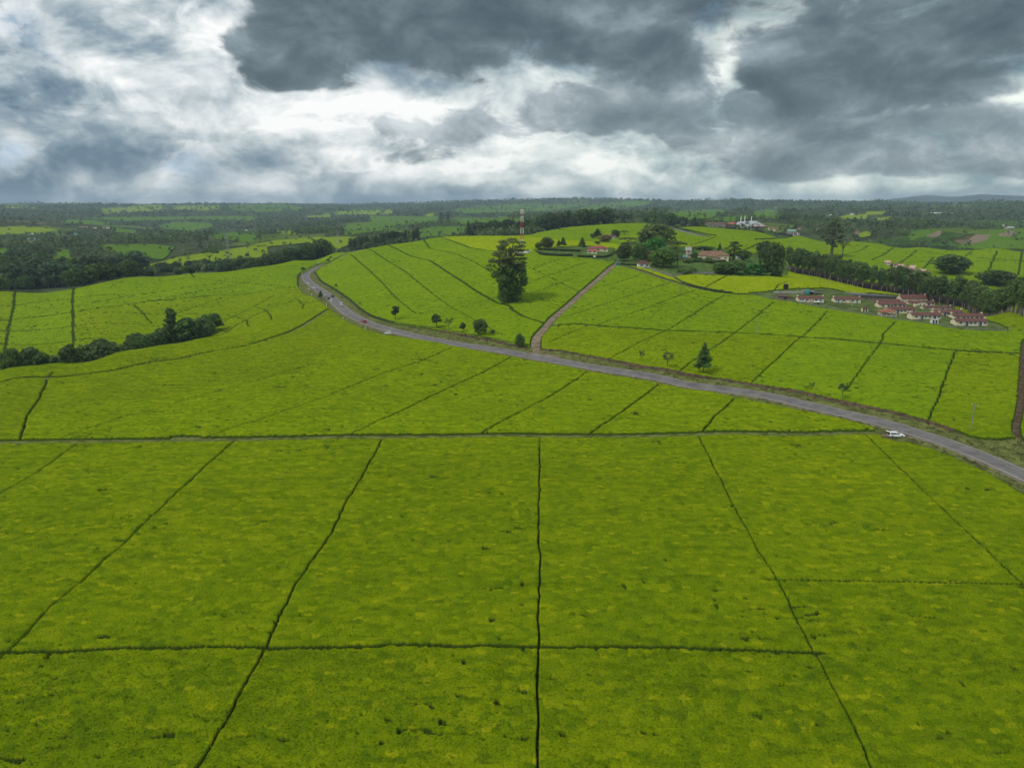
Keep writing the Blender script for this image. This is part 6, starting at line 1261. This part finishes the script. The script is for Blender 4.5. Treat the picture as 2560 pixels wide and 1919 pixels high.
person('person in blue standing left on the dirt track edge', z3(340,1158), (.05, .12, .5, 1), (.03, .03, .06, 1), .4); person('person in light blue beside the dirt track', z3(356,1160), (.2, .45, .75, 1), (.05, .05, .2, 1), 1.2); person('person in white and dark trousers, right of the two in blue', z3(383,1160), (.7, .7, .68, 1), (.03, .03, .04, 1), 2.0)
person('person in white shirt on the settlement grass', w1(1266,478), (.75, .74, .70, 1), (.05, .05, .06, 1), .2); person('person in yellow top near the second house', w1(1122,455), (.6, .5, .1, 1), (.1, .05, .04, 1), 1.0)
M_cl = [mat('laundry_white', (.75, .74, .74), .9, .1), mat('laundry_red', (.45, .08, .10), .9, .1), mat('laundry_dark', (.05, .05, .06), .9, .1)]
for lb, pt, n_, sd in (('washing line of pale and red clothes at the second house', w1(1195,440), 8, 1), ('washing line of dark and white clothes at the leftmost house', w1(660,428), 6, 2)):
    p = at_px(pt); t = thing('washing_line', lb, 'washing line', tuple(p), 0, 'washing lines'); MB().tube([(-5, 0, 1.55), (5, 0, 1.55)], .025, 4).build('line', M_grey, t); rng = random.Random(sd)
    for x in (-5, 5): MB().tube([(x, 0, -.2), (x, 0, 1.65)], .05, 5).build('post', M_wood, t)
    for i in range(n_): x = -4.2 + 8.4*i/n_; h = rng.uniform(.5, 1.0); MB().box(x, x+rng.uniform(.5, .85), -.03, .03, 1.55-h, 1.54).build('garment', rng.choice(M_cl), t)
# ------------------------------------------------------------------ far mountains and air
def mountains():
    n = 160; th = np.linspace(R(22), R(48), n); r = 12600.0
    top = np.zeros(n)
    for i, a in enumerate(th):
        px = 1280 + FOC*math.tan(a)*1.04
        e = np.interp(px, [1900, 2170, 2230, 2320, 2400, 2460, 2560, 2800], [-160, -60, 40, 88, 70, 95, 80, 50])
        top[i] = CAMZ + e + 13*(vnoise(np.array([i/9.]), np.array([3.]), 7)[0]-.5) + 5*(vnoise(np.array([i/2.5]), np.array([8.]), 7)[0]-.5)
    V = []; prof = [(-1500, -.0), (-900, .45), (-350, .8), (0, 1.0), (500, .6), (1200, 0)]
    for (dr, f) in prof: V.append(np.stack([(r+dr)*np.sin(th), (r+dr)*np.cos(th), -90 + (top+90)*f], 1))
    V = np.concatenate(V); i, j = np.meshgrid(np.arange(5), np.arange(n-1), indexing='ij'); a = (i*n+j).ravel()
    o = link('far_mountains', mesh_np('far_mountains', V, np.stack([a, a+1, a+n+1, a+n], 1)[:, ::-1], mat('mountain', (0.04, 0.06, 0.03), .95, .3, .002, 0), True)); o['kind'] = 'structure'
    V = np.array([(-14800, 10500, -92), (14800, 10500, -92), (14800, 14800, -92), (-14800, 14800, -92)]); o = link('far_plain', mesh_np('far_plain', V, np.array([[0, 1, 2, 3]]), M_ground)); o['kind'] = 'structure'
mountains()
def haze():
    m = bpy.data.materials.new('haze_air'); m.use_nodes = True; t = NT(m.node_tree)
    v = t.n('ShaderNodeVolumePrincipled'); v.inputs['Color'].default_value = (0.62, 0.80, 1.0, 1); v.inputs['Density'].default_value = HAZE; v.inputs['Anisotropy'].default_value = 0.0
    o = t.n('ShaderNodeOutputMaterial'); t.put(o.inputs['Volume'], v.outputs[0])
    ob = MB().box(-15200, 15200, -15000, 15200, -97, 175).build('haze', m); ob['kind'] = 'stuff'; ob['label'] = 'thin blue air over the whole landscape'
HAZE = 7e-5
haze()
